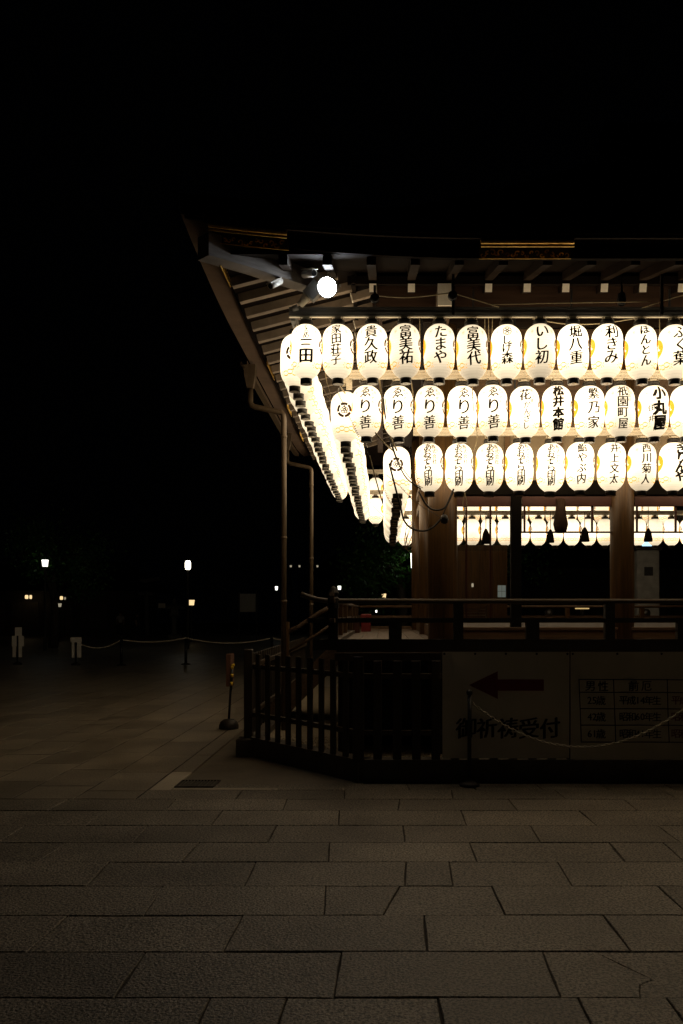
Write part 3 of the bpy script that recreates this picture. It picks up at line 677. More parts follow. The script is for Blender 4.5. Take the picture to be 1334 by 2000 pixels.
grooved((SX[0], 8.5, ZR[0]-.01), (SX[0], 17.8, ZR[0]-.01), M['alu']); grooved((SX[1], 9.0, ZR[1]), (SX[1], 17.3, ZR[1]), M['cream']); grooved((SX[2], 9.5, ZR[2]), (SX[2], 16.8, ZR[2]), M['cream'])
for k in range(3): grooved((SX[k]+.1, BY[k], ZR[k]), (6.6, BY[k], ZR[k]), M['cream'])
MB().box(-.385, -.325, 8.87, 8.90, 3.93, 4.06).build('rail_bracket', M['cream'], stage)
for x in (.62, 2.62, 4.6):
    MB().box(x+.03, x+.055, 8.33, 8.36, 4.50, 4.95).build('rail_hanger', M['black'], stage)
for x in (-.1, .9, 1.9, 2.9, 3.9):
    MB().box(x, x+.02, 8.86, 8.88, 4.1, 4.95).build('rail_hanger', M['black'], stage)
    MB().box(x+.5, x+.52, 9.38, 9.40, 3.63, 4.9).build('rail_hanger', M['black'], stage)

# ------------------------------------------------------------ lanterns
GF, GS, GB = 'paper lanterns under the front eave', 'paper lanterns under the side eave', 'paper lanterns under the far eave'
T1 = [('くるめ', '三田'), '家田荘子', '貴久政', '富美祐', 'たまや', '富美代', '*しげ森', 'いし初', '堀八重', '利きみ', 'ほんとん', 'ふく葉']
T2 = ['ゑり善']*5+['花かんざし', '松井本館', '繁乃家', '祇園町屋', '小丸屋']
T3 = ['あおぞら印刷']*5+['鮨やぶ内', '井上文太', '西川菊人', 'きりんや']
px1 = [598, 660, 727, 791, 858, 922, 989, 1054, 1119, 1186, 1252, 1317]
px2 = [716, 778, 839, 902, 962, 1025, 1087, 1151, 1211, 1277]
px3 = [838, 896.5, 956, 1014.5, 1075, 1133, 1194, 1253, 1315]
desc = {0: {0: 'two bold characters below three small ones', 1: 'four medium brushed characters', 6: 'a round flower emblem above its characters'},
        1: {5: 'a column of loose thin brushwork', 6: 'four very heavy brushed characters', 8: 'a boxed second character', 9: 'heavy column beside a thin one'},
        2: {5: 'thin characters on a dimmer shade', 7: 'four slender characters', 8: 'a bold slanting four-character column'}}
rown = ['top', 'middle', 'lowest']
def letter_mesh(trs, mat, t, off=.0026):
    stuff(wrap(trs, 0, off, .022).build('lettering', mat, t))
def text_for(r, i, s, t):
    top, bot = .222, -.148; tr = []; small = []
    if r == 0 and i == 0:
        tr += column_text('くるめ', 0, .235, .095, .062, -.004, .1); tr += column_text('三田', 0, .085, -.125, .135, .014, .06)
    elif s[0] == '*':
        for k in range(6):
            a = PI/2+k*PI/3; c = (.023*math.cos(a), .17+.023*math.sin(a))
            tr += ribbon([(c[0]+.017*math.cos(q*PI/7), c[1]+.015*math.sin(q*PI/7)) for q in range(14)], .0052, True)
            tr += ribbon([(.006*math.cos(a), .17+.006*math.sin(a)), (.016*math.cos(a), .17+.016*math.sin(a))], .003)
        tr += ribbon([(.0445*math.cos(q*PI/12)+.003*math.cos(q*PI/2), .17+.0445*math.sin(q*PI/12)) for q in range(24)], .0045, True)
        tr += column_text('しげ', 0, .12, -.03, .09, .0); tr += column_text('森', 0, -.03, -.15, .115, .004)
    elif s == 'ゑり善': tr += column_text('ゑ', 0, .235, .105, .118, -.007, .16); tr += column_text('り', 0, .105, -.055, .155, -.008, .05); tr += column_text('善', 0, -.06, -.20, .135, -.006, .14)
    elif s == 'あおぞら印刷':
        tr += column_text(s, -.008, .243, -.20, .094, .004, .12, .003); small += column_text('株式会社', .066, .235, .02, .052, -.004, .12)
    elif s == '花かんざし':
        tr += column_text('花', -.01, .215, .09, .125, .004, .15); tr += column_text('かんざし', .0, .085, -.19, .072, -.004, .2, .008); small += column_text('先斗町', .07, .22, .06, .042, -.004)
    elif s == '松井本館': tr += column_text(s, -.005, .245, -.205, .115, .026, .10)
    elif s == '繁乃家': tr += column_text(s, .0, .235, -.20, .125, .002, .1)
    elif s == '祇園町屋': tr += column_text(s, .0, .235, -.20, .108, .0, .0); small += column_text('株式会社', .07, .23, .07, .038, -.004)
    elif s == '小丸屋': tr += column_text(s, .03, .24, -.21, .14, .034, .06); tr += column_text('住井', -.06, .07, -.15, .062, -.004, .2)
    elif s == 'きりんや': tr += column_text(s, .03, .23, -.16, .125, .018, .2)
    elif s == '家田荘子': tr += column_text(s, .0, top+.015, -.16, .102, .002, .12, .004)
    elif len(s) == 4: tr += column_text(s, .01 if s[0] == 'ほ' else 0, top+.012 if r == 0 else .24, -.16 if r == 0 else -.20, .105, .008 if s == 'ほんとん' else .0, .12, .004)
    else: tr += column_text(s, .0, top, bot, .132, .002, .12, .004)
    if r == 1 and s == 'ゑり善' : small += column_text('ゑりぜん', .075, .21, .05, .03, -.008)
    if s == '井上文太': small += column_text('画家', .062, .21, .12, .03, 0)
    letter_mesh(tr, M['ink'], t)
    if small: stuff(wrap(small, 0, .0028, .03).build('small_lettering', M['smalltext'], t))
yaw = random.Random(11)
for r, (T, px) in enumerate(((T1, px1), (T2, px2), (T3, px3))):
    sp = .3236
    for i in range(12+9):
        if i < len(px): x = (px[i]-CX)*FY[r]/FOC
        else: x = (px[-1]-CX)*FY[r]/FOC+sp*(i-len(px)+1)
        if x > 5.5: break
        inview = i < len(T)
        if inview:
            d = desc[r].get(i)
            if d is None: d = 'three brushed characters' if len(T[i]) == 3 else ('six characters and a small side column' if len(T[i]) == 6 else 'four brushed characters')
            lab = f'front {rown[r]}-row lantern, {ORD[i+1]} from the corner, {d}'
        else: lab = f'lit lantern, front eave {rown[r]} row, {ORD[i+1]} from the roof corner'
        t = lantern((x, FY[r]+yaw.uniform(-.01, .01), ROWZ[r]+yaw.uniform(-.012, .004)), yaw.uniform(-.09, .09) if inview else 0, lab, GF, inview)
        t.rotation_euler.y = yaw.uniform(-.028, .028)
        if inview: text_for(r, i, T[i], t)
        elif r == 1 and i == len(T): pass
for r, (n, y0) in enumerate(((28, 8.66), (25, 9.06), (22, 9.62))):
    for i in range(n):
        t = lantern((SX[r]+yaw.uniform(-.012, .012), y0+.3236*i, ROWZ[r]+yaw.uniform(-.012, .008)), -PI/2+yaw.uniform(-.12, .12), f'lit lantern, side eave {rown[r]} row, {ORD[i+1]} back from the front corner', GS, i < 3)
        t.rotation_euler.x = yaw.uniform(-.03, .03)
for r, x0 in enumerate((-.17, -.17, .42)):
    for i in range(19):
        x = x0+.3236*i
        if x > 6.2: break
        if r == 0 and i > 2: break           # hidden above the lintels
        lantern((x, BY[r], ROWZ[r]), PI+yaw.uniform(-.1, .1), f'lit lantern, far eave {rown[r]} row, {ORD[i+1]} from the open corner, seen from behind', GB, False)

# ------------------------------------------------------------ fence
fence = thing('picket_fence', 'low black wooden picket fence on a stone plinth round the stage', 'fence', (0, 0, 0))
def run(a, b_, sp, w, ztop, first=0, last=0):
    a, b_ = Vector(a), Vector(b_); d = b_-a; L_ = d.length; u = d/L_; ang = math.atan2(u.y, u.x); n = int(L_/sp)
    me = MB().bevbox(-w/2, w/2, -.012, .012, .22, ztop, .005).mesh('picket', M['fencewood'])
    for i in range(first, n+1-last):
        p = a+u*(i*L_/n); o = put('picket', me, fence, (p.x, p.y, 0), ang); o.rotation_euler.y = random.uniform(-.004, .004)
    nv = Vector((-u.y, u.x))*.03
    for z in (1.03, .475):
        MB().beam((a.x+nv.x, a.y+nv.y, z), (b_.x+nv.x, b_.y+nv.y, z), .035, .05).build('fence_rail', M['railwood'], fence)
    nn = Vector((-u.y, u.x))*.06
    MB().beam((a.x+nn.x-u.x*.03, a.y+nn.y-u.y*.03, .11), (b_.x+nn.x+u.x*.03, b_.y+nn.y+u.y*.03, .11), .18, .218).build('stone_plinth', M['plinth'], fence)
run((-.25, 8.50), (5.6, 8.50), .185, .085, 1.185, first=1)
run((-1.57, 10.1), (-.25, 8.50), .2, .085, 1.18, first=1)
run((-1.57, 17.2), (-1.57, 10.1), .2, .075, 1.17, last=1)
for x, y, w in ((-1.57, 10.1, .10), (-.25, 8.5, .11)):
    MB().bevbox(x-w/2, x+w/2, y-w/2, y+w/2, .2, 1.23, .01).build('fence_post', M['fencewood'], fence)
MB().box(-.48, .565, 8.45, 8.47, 1.185, 1.262).build('top_board', M['railwood'], fence)
MB().bevbox(-1.70, -1.44, 9.97, 10.2, 0, .205, .015).build('corner_stone', M['plinth'], fence)

# ------------------------------------------------------------ banners
def wave(x, z, s): return .006*math.sin(x*7+s)*(.4+.6*(1.28-z))+.004*math.sin(x*17+z*4+s)+.003*math.sin(z*9+x*3)
def banner(x0, x1, z0, z1, seed, label):
    t = thing('banner', label, 'banner', ((x0+x1)/2, 8.42, z0), 0, 'vinyl banners tied to the fence'); ox, oz = (x0+x1)/2, z0
    nx, nz = 44, 22; mb = MB(); vs = []
    for j in range(nz+1):
        for i in range(nx+1):
            x = x0+(x1-x0)*i/nx; z = z0+(z1-z0)*j/nz; vs.append((x-ox, wave(x, z, seed), z-oz))
    mb.add(vs, [(j*(nx+1)+i, j*(nx+1)+i+1, (j+1)*(nx+1)+i+1, (j+1)*(nx+1)+i) for j in range(nz) for i in range(nx)])
    mb.build('cloth', M['vinyl'], t, True)
    k = MB()
    for q in (0, .25, .5, .75, 1):
        x = x0+.02+(x1-x0-.04)*q; k.rev([(.008, 0), (.012, .002), (.008, .004)], 8, (0, 0, 0)); m = len(k.v)-24
        for i in range(m, len(k.v)): v = k.v[i]; k.v[i] = (x-ox+v[0], wave(x, z1-.02, seed)-.003-v[2], z1-.02-oz+v[1])
    k.build('eyelets', M['black'], t)
    return t, ox, oz, seed
def prnt(bn, tris, mat, name):
    t, ox, oz, seed = bn; mb = MB()
    for tri in split_tris(tris, .06):
        mb.add([(x-ox, wave(x, z, seed)-.003, z-oz) for x, z in tri], [(0, 1, 2)])
    mb.build(name, mat, t)
def bx(px): return (px-CX)*8.42/FOC
def bz(py): return EYE+(HY-py)*8.42/FOC
b1 = banner(bx(864), bx(1112), bz(1481), bz(1273), 1.0, 'white banner with a dull red arrow and a row of large brushed characters')
b2 = banner(bx(1114.5), bx(1470), bz(1483), bz(1273), 2.3, 'white banner printed with a ruled table of ages and years')
def rect(x0, x1, z0, z1): return [((x0, z0), (x1, z0), (x1, z1)), ((x0, z0), (x1, z1), (x0, z1))]
ar = [((bx(916), bz(1338)), (bx(972), bz(1365)), (bx(972), bz(1311)))]+rect(bx(972), bx(1062), bz(1349), bz(1327))
prnt(b1, ar, M['red'], 'red_arrow')
tr = []
for i, ch in enumerate('御祈祷受付'): tr += glyph_tris(ch, bx(910+i*41), bz(1422),   .20, .0, .10, rot=random.uniform(-.03, .03), sx=.98)
prnt(b1, tr, M['ink'], 'lettering')
tr = []; rd = []; ln = []
colx = [1131, 1198, 1303, 1410]; rowy = [1327, 1352, 1384, 1416, 1449]
for y in rowy: ln += ribbon([(bx(1131+(y-1327)*.03), bz(y)), (bx(1410), bz(y+1))], .009)
for x in colx: ln += ribbon([(bx(x), bz(1326)), (bx(x+4), bz(1450))], .009)
prnt(b2, ln, M['ink'], 'table_rules')
def line(s, pxc, pyc, size, pitch, into):
    for i, ch in enumerate(s):
        if ch != ' ': into += glyph_tris(ch, bx(pxc+(i-(len(s)-1)/2)*pitch), bz(pyc), size, -.014)
line('男 性', 1165, 1340, .10, 12.5, tr); line('前 厄', 1250, 1340, .10, 12.5, tr); line('本 厄', 1357, 1340, .10, 12.5, rd)
def mixline(parts, px0, pyc, size, into):
    x = px0
    for ch in parts:
        w = 9.2 if ch.isdigit() else 15.6; into += glyph_tris(ch, bx(x+w/2), bz(pyc), size, -.014, sx=.95 if ch.isdigit() else 1); x += w
for s1, s2, s3, y in (('25歳', '平成14年生', '平成13年生', 1368), ('42歳', '昭和60年生', '昭和59年生', 1400), ('61歳', '昭和41年生', '昭和40年生', 1433)):
    mixline(s1, 1147, y, .092, tr); mixline(s2, 1210, y, .088, tr); mixline(s3, 1312, y, .088, rd)
prnt(b2, tr, M['ink'], 'lettering'); prnt(b2, rd, M['red'], 'red_lettering')

# ------------------------------------------------------------ chain barrier in front
def ball_post(x, y, label, h=.86, r=.019, group='chain barrier posts'):
    t = thing('barrier_post', label, 'post', (x, y, 0), 0, group)
    MB().rev([(r, .05), (r, h)], 14).build('pole', M['black'], t, True)
    MB().rev([(.095, 0), (.10, .012), (.09, .03), (.05, .045), (r, .055)], 20).build('base', M['rubber'], t, True)
    MB().rev([(.012, 0), (.026, .012), (.031, .03), (.026, .048), (.008, .06)], 14, (0, 0, h)).build('ball_top', M['black'], t, True)
    return t
ball_post((917-CX)*8.3/FOC, 8.3, 'black ball-topped post in front of the arrow banner')
ball_post(2.98, 8.3, 'black ball-topped post at the far end of the grey chain')
def chain(a, b_, sag, label, n):
    a, b_ = Vector(a), Vector(b_); mb = MB()
    pt = lambda t: a.lerp(b_, t)-Vector((0, 0, sag*4*t*(1-t)))
    for i in range(n):
        p, q = pt(i/n), pt((i+1)/n); c = (p+q)/2; d = (q-p).normalized(); s = Vector((0, 1, 0)) if i % 2 else d.cross(Vector((0, 1, 0))).normalized()
        L_ = (q-p).length*.66; pts = []
        for k in range(8):
            an = 2*PI*k/8; pts.append(c+d*L_*math.cos(an)+s*.011*math.sin(an))
        mb.tube(pts+[pts[0]], .0058, 5, False)
    return tag(mb.build('chain', M['chain'], None, True), label, 'chain')
chain(P(918, 1370, 8.3), (2.98, 8.3, .83), .45, 'pale plastic chain sagging between two posts before the banners', 64)

# ------------------------------------------------------------ leaning sign stand beside the fence
s = thing('sign_stand', 'sign stand seen edge-on with yellow and black tape on a rubber foot', 'sign', ((447-CX)*12.4/FOC, 12.4, 0))
MB().rev([(.14, 0), (.14, .05), (.12, .10), (.07, .135), (.03, .14)], 20).build('foot', M['rubber'], s, True)
MB().tube([(0, 0, .13), (.045, 0, .9)], .017, 10).build('pole', M['black'], s, True)
MB().box(-.035, .03, -.03, .25, .60, 1.06).build('board', M['board'], s)
tp = MB().tube([(.033, -.03, .55), (.052, -.03, .88)], .02, 10).build('taped_rod', M['black'], s, True)
for k in range(3): MB().rev([(.0215, 0), (.0215, .05)], 10, (.042+.005*k, -.03, .62+.115*k)).build('tape_band', M['yellow'], tp, True)
MB().tube([(.045, -.03, .90), (.085, -.03, .915)], .018, 8).build('tape_knob', M['yellow'], s, True)
# far rope barrier and notice posts
def far_post(px, py, label, h=.86):
    Y = EYE*FOC/(py-HY); t = ball_post((px-CX)*Y/FOC, Y, label, h, .03, 'rope barrier posts in the courtyard'); t.scale = (1.5, 1.5, 1); return t, Y
f1, Yf = far_post(237, 1300, 'far barrier post between the notice post and the lamp-lit post')
f2, _ = far_post(363, 1298, 'far barrier post standing on the lamp reflection')
f3, _ = far_post(531, 1299, 'far barrier post next to the fence and downpipe')
def rope(a, b_, sag, label):
    pts = [Vector(a).lerp(Vector(b_), i/16)-Vector((0, 0, sag*4*(i/16)*(1-i/16))) for i in range(17)]
    return tag(MB().tube(pts, .022, 6).build('barrier_rope', M['chain'], None, True), label, 'rope')
rz_ = .80; Yr = 27.6
rope(((150-CX)*Yr/FOC, Yr, .72), ((237-CX)*Yr/FOC, Yr, rz_), .22, 'white barrier rope dipping from the short notice post')
rope(((237-CX)*Yr/FOC, Yr, rz_), ((363-CX)*Yr/FOC, Yr, .86), .10, 'white barrier rope stretched between the two middle far posts')
rope(((363-CX)*Yr/FOC, Yr, .86), ((531-CX)*Yr/FOC, Yr, .86), .17, 'white barrier rope running to the far post by the fence')
rope(((531-CX)*Yr/FOC, Yr, .86), ((556-CX)*Yr/FOC, Yr, .80), .02, 'short white rope end vanishing behind the downpipe')
def notice(px, py, plates, label):
    Y = EYE*FOC/(py-HY); t = thing('notice_post', label, 'sign', ((px-CX)*Y/FOC, Y, 0), .55, 'notice posts in the courtyard')
    MB().rev([(.14, 0), (.14, .04), (.06, .08), (.03, .09)], 14).build('base', M['rubber'], t, True)
    MB().tube([(0, 0, .05), (0, 0, plates[0][2]-.02)], .028, 8).build('pole', M['black'], t, True)
    for (x0, x1, z1, z0) in plates: MB().box(x0, x1, -.04, -.032, z0, z1).build('notice_sheet', M['paperwhite'], t)
    return t
u = 1/61.
notice(34, 1298, [(-.08, .13, 1.19, .92), (-.17, -.03, .918, .58), (.03, .19, .918, .58), (-.15, -.05, .578, .24), (.03, .13, .578, .24)], 'tall notice post hung with stepped white sheets')
notice(148, 1299, [(-.17, .17, .88, .72), (-.13, -.05, .718, .24), (.03, .16, .718, .24)], 'short notice post with paired white sheets under a wide one')

# ------------------------------------------------------------ floodlight, cameras, cords at the corner
fl = thing('floodlight', 'round white LED floodlight glaring under the eave corner', 'floodlight', (0, 0, 0))
c = P(640, 561, 8.15); d = Vector((-.24, -1, -.46)).normalized()
def oriented(mb, c, d):
    q = d.to_track_quat('Z', 'Y').to_matrix(); mb.v = [tuple(c+q@Vector(v)) for v in mb.v]; return mb
oriented(MB().rev([(.088, 0), (.088, .012), (.07, .018), (.04, .024), (.005, .026)], 28, cap=False), c, d).build('lens', M['flood'], fl, True)
oriented(MB().rev([(.05, -.13), (.085, -.09), (.096, -.02), (.099, .026), (.0895, .026), (.0885, .012)], 28), c, d).build('housing', M['grey_metal'], fl, True)
oriented(MB().box(-.11, .11, -.012, .012, -.07, -.05), c, d).build('yoke', M['white_plastic'], fl)
jb = P(612, 568, 8.3); MB().beam(jb+Vector((-.05, 0, -.06)), jb+Vector((.055, 0, .055)), .09, .13).build('junction_box', M['grey_metal'], fl)
MB().tube([P(600, 578, 8.32), P(586, 596, 8.36)], [.045, .034], 12).build('mounting_arm', M['cream'], fl, True)
MB().tube([P(582, 600, 8.37), P(571, 604, 8.38)], .03, 10).build('arm_clamp', M['grey_metal'], fl, True)
MB().tube([P(640, 522, 8.15), P(642, 545, 8.15)], .012, 8).build('hanger_rod', M['white_plastic'], fl)
def cctv(a, b_, r, label):
    t = thing('security_camera', label, 'camera', (0, 0, 0), 0, 'security cameras under the eave corner')
    MB().tube([a, b_], r, 16).build('housing', M['white_plastic'], t, True); v = (b_-a).normalized()
    MB().tube([b_+v*.001, b_+v*.004], r*.78, 16).build('lens', M['black'], t, True)
    MB().beam(a+Vector((0, 0, r+.004)), b_+v*.03+Vector((0, 0, r+.004)), r*2.0, .006).build('sun_hood', M['white_plastic'], t)
    MB().tube([a-v*.004, a-v*.05+Vector((0, .02, .02)), a-v*.07+Vector((0, .03, .07))], .012, 8).build('bracket', M['grey_metal'], t, True)
cctv(P(594, 536, 8.22), P(613, 533, 8.02), .034, 'white bullet camera next to the floodlight')
cctv(P(548, 549, 8.1), P(528, 559, 7.98), .03, 'white bullet camera under the hip beam near the roof corner')
def cable(pts, r, mat, label, name='cable', cat='cable'):
    # smooth through the points
    P_ = [Vector(p) for p in pts]; out = []
    for i in range(len(P_)-1):
        p0, p1, p2, p3 = P_[max(0, i-1)], P_[i], P_[i+1], P_[min(len(P_)-1, i+2)]
        for k in range(6):
            t = k/6; out.append(.5*((2*p1)+(-p0+p2)*t+(2*p0-5*p1+4*p2-p3)*t*t+(-p0+3*p1-3*p2+p3)*t**3))
    out.append(P_[-1]); return tag(MB().tube(out, r, 6).build(name, mat, None, True), label, cat)
def coil(pts, r, rad, mat, label, turns):
    P_ = [Vector(p) for p in pts]; n = turns*8; out = []
    seg = [(P_[i+1]-P_[i]).length for i in range(len(P_)-1)]; tot = sum(seg)
    for i in range(n+1):
        d = tot*i/n; k = 0
        while k < len(seg)-1 and d > seg[k]: d -= seg[k]; k += 1
        p = P_[k].lerp(P_[k+1], min(1, d/seg[k])); a = 2*PI*i/8; out.append(p+Vector((math.cos(a), math.sin(a), .4*math.sin(a)))*rad)
    return tag(MB().tube(out, r, 5).build('coiled_cord', mat, None, True), label, 'cord')
ct, bk = M['cable_tan'], M['black']
cable([P(730, 577, 8.35), P(790, 581, 8.35), P(850, 576, 8.35), P(885, 571, 8.35)], .006, ct, 'tan cable slung between the first two rail hangers')
cable([P(888, 573, 8.35), P(930, 586, 8.35), P(975, 600, 8.35)], .005, ct, 'tan cable dropping from the second hanger to the rail')
cable([P(960, 595, 8.36), P(1090, 592, 8.36), P(1270, 589, 8.36)], .005, ct, 'long tan cable lying almost level above the aluminium rail')
cable([P(1255, 601, 8.35), P(1334, 577, 8.35), P(1400, 570, 8.35)], .005, ct, 'tan cable rising from the rail near its outer hanger')
cable([P(1040, 622, 8.5), P(1100, 632, 8.5), P(1170, 632, 8.5), P(1240, 622, 8.5)], .006, ct, 'tan cable sagging behind the top lantern caps')
for i, (x, y0, x2, y1, Y, nm) in enumerate(((947, 622, 947, 660, 8.55, 'thin cord behind the sixth top lantern'), (954, 622, 955, 668, 8.55, 'twin of the thin cord behind the sixth top lantern'), (962, 622, 958, 735, 8.56, 'slanting cord between the sixth and emblem lanterns'), (1288, 622, 1290, 700, 8.55, 'thin cord hanging between the last two whole top lanterns'), (820, 622, 820, 700, 8.56, 'thin cord between the fourth and fifth top lanterns'), (642, 622, 649, 632, 8.5, 'short cord end below the aluminium rail'))):
    cable([P(x, y0, Y), P((x+x2)/2, (y0+y1)/2, Y), P(x2, y1, Y)], .004, ct, 'tan '+nm)
cable([P(741, 742, 8.6), P(748, 790, 8.7), P(760, 845, 8.9), P(775, 880, 9.1)], .009, ct, 'tan cable falling from the middle rail to the crest lantern')
cable([P(733, 845, 8.75), P(750, 865, 8.9), P(770, 882, 9.2)], .008, ct, 'tan cable swinging from the first middle lantern')
cable([P(803, 745, 8.7), P(806, 765, 8.72), P(810, 800, 8.72)], .007, ct, 'tan cable hanging behind the second middle lantern')
cable([P(922, 745, 8.7), P(925, 800, 8.72), P(932, 850, 9.2), P(926, 880, 9.22)], .005, ct, 'tan cord looping past the fourth middle lantern')
cable([P(657, 738, 8.5), P(665, 755, 8.7), P(674, 768, 8.9)], .008, ct, 'tan cable below the second top lantern')
cable([P(634, 700, 8.5), P(637, 740, 8.55), P(645, 770, 8.6), P(642, 778, 8.6), P(632, 760, 8.6)], .004, ct, 'thin tan loop beside the side lantern row')
cable([P(749, 778, 8.65), P(755, 830, 8.8), P(765, 870, 8.95), P(778, 905, 9.0), P(795, 935, 9.0), P(822, 955, 9.05)], .007, bk, 'black cable looping across the crest lantern')
cable([P(752, 778, 8.66), P(760, 830, 8.8), P(770, 880, 8.96), P(785, 912, 9.0), P(808, 942, 9.05), P(826, 953, 9.06)], .004, ct, 'pale cable following the black one over the crest lantern')
cable([P(760, 905, 8.98), P(782, 990, 9.0), P(790, 1018, 9.0), P(806, 1033, 9.0), P(828, 1037, 9.0), P(848, 1028, 9.0), P(862, 1012, 9.0)], .011, bk, 'black hose arc hanging lowest at the corner post')
cable([P(818, 960, 9.1), P(832, 985, 9.1), P(848, 996, 9.1), P(868, 992, 9.1), P(880, 970, 9.1), P(886, 955, 9.1)], .011, bk, 'black hose arc just under the first lowest lantern')
cable([P(862, 1012, 9.05), P(872, 990, 9.05), P(885, 962, 9.05)], .007, bk, 'black cable rising to the second lowest lantern')
tag(MB().rev([(.01, -.05), (.035, -.04), (.045, 0), (.03, .04), (.01, .05)], 12, tuple(P(868, 1014, 9.05))).build('cable_knot', bk, None, True), 'black tangle of tape where the hoses meet on the corner post', 'cable knot')
coil([P(658, 762, 8.75), P(664, 775, 8.75), P(676, 800, 8.72), P(690, 830, 8.7), P(705, 862, 8.75), P(722, 890, 8.8)], .0022, .009, bk, 'black coiled cord crossing the first crest lantern', 34)
coil([P(800, 872, 8.9), P(808, 900, 8.9), P(815, 935, 8.95), P(822, 960, 9.0)], .0022, .008, bk, 'black coiled cord on the upper edge of the second crest lantern', 20)
coil([P(753, 926, 9.0), P(780, 948, 9.0), P(806, 976, 9.0), P(830, 993, 9.0), P(862, 1010, 9.0)], .0022, .008, bk, 'black coiled cord running across to the corner post', 34)
coil([P(748, 948, 9.0), P(756, 970, 9.0), P(770, 992, 9.0)], .0022, .010, bk, 'short black coiled cord near the lowest side row', 14)
cable([P(722, 890, 8.9), P(735, 940, 9.0), P(748, 985, 9.1)], .007, ct, 'tan cable behind the middle side row end')
cable([P(722, 980, 9.3), P(735, 995, 9.3), P(750, 1010, 9.3)], .003, ct, 'thin pale cord slanting over a far lantern')
for i in range(4):
    a = [P(800+8*math.cos(t*.7+i)*(1+.1*i), 1042+26*math.sin(t*.7)+3*i, 9.15+.01*i) for t in range(10)]
    if i == 0: cb = thing('cable_bundle', 'bundle of looped tan cable hanging beside the corner post', 'cable')
    MB().tube(a, .004, 6, True).build('cable_loop', ct, cb, True)
cable([P(908, 962, 9.3), P(904, 985, 9.3), P(908, 993, 9.3), P(912, 985, 9.3), P(908, 962, 9.3)], .004, ct, 'small tan cord loop below the second lowest lantern')
# pulleys and float
for (px, py, Y, lab) in ((732, 583, 8.34, 'black pulley by the first rail hanger'), (884, 578, 8.33, 'black pulley on the second rail hanger')):
    t = thing('pulley', lab, 'pulley', tuple(P(px, py, Y)), 0, 'pulleys above the top lantern rail')
    k = MB().rev([(.02, -.02), (.045, -.018), (.036, 0), (.045, .018), (.02, .02)], 18); k.v = [(v[0], v[2], v[1]) for v in k.v]; k.build('wheel', bk, t, True)
    MB().box(-.012, .012, -.024, .024, 0, .12).build('strap', M['black'], t)
t = tag(MB().rev([(.01, -.08), (.035, -.07), (.045, -.02), (.035, .04), (.012, .06), (.006, .2)], 14, tuple(P(1214, 582, 8.4))).build('float_weight', bk, None, True), 'black egg-shaped weight hanging above the rail', 'weight')
# hanging bells/tassels inside the bays
for k, (px, top, y0, y1, w) in enumerate(((949, 1000, 1033, 1062, .05), (1075, 998, 1034, 1060, .045), (1142, 1000, 1030, 1058, .055), (1266, 990, 1032, 1058, .05))):
    lab = ['in the bay beside the corner post', 'in the middle bay near its corner-side edge', 'in the middle bay beside the round post', 'in the outermost bay'][k]
    t = thing('tassel', 'black tassel hanging '+lab, 'tassel', tuple(P(px, y1, 9.7)), 0, 'tassels hanging in the stage bays'); h = (y1-y0)*9.7/FOC
    MB().tube([(0, 0, h), (0, 0, h+(y0-top)*9.7/FOC)], .004, 6).build('cord', M['soot'], t)
    MB().rev([(w*.95, 0), (w, .02), (w*.7, h*.7), (w*.25, h)], 12).build('skirt', M['soot'], t, True)
MB_ = MB()
cl = tag(MB().rev([(.05, 0), (.07, .03), (.085, .1), (.06, .22), (.05, .38)], 14, tuple(P(1095, 1041, 9.75))).build('rolled_cloth', M['wood_dim'], None, True), 'grey rolled cloth tied up in the middle bay', 'cloth')

# ------------------------------------------------------------ things on and beyond the deck
t = thing('drying_rack', 'low wooden rack with thin metal rods on the inner floor', 'rack', ((928-CX)*14.5/FOC, 14.5, 1.49))
for sx in (-.2, .2): MB().box(sx-.015, sx+.015, -.1, .1, 0, .27).build('rack_end', M['wood'], t)
for i in range(4): MB().tube([(-.184, -.06+.04*i, .07+.05*i), (.184, -.06+.04*i, .07+.05*i)], .006, 6).build('rod', M['alu'], t)
MB().box(-.2, .2, -.1, .1, .272, .29).build('shelf', M['wood'], t)
MB_ = tag(MB().box((1246-CX)*16/FOC, (1332-CX)*16/FOC, 16.0, 16.3, 1.492, 1.50).build('white_sheet', M['white_plastic'], None), 'white sheet spread on the inner floor in the outer bay', 'sheet')
def bucket(px, Y, w, h, mat, label, cat='box'):
    x = (px-CX)*Y/FOC; t = thing(cat.replace(' ', '_'), label, cat, (x, Y, 1.33))
    MB().bevbox(-w/2, w/2, -.12, .12, 0, h*.8, .01).build('body', mat, t); MB().bevbox(-w/2-.01, w/2+.01, -.13, .13, h*.8+.002, h, .01).build('lid', mat, t)
bucket(715, 15.0, .16, .30, M['red'], 'small red box standing on the side veranda'); bucket(694, 14.0, .14, .22, M['lacquer'], 'dark red box at the side veranda railing')
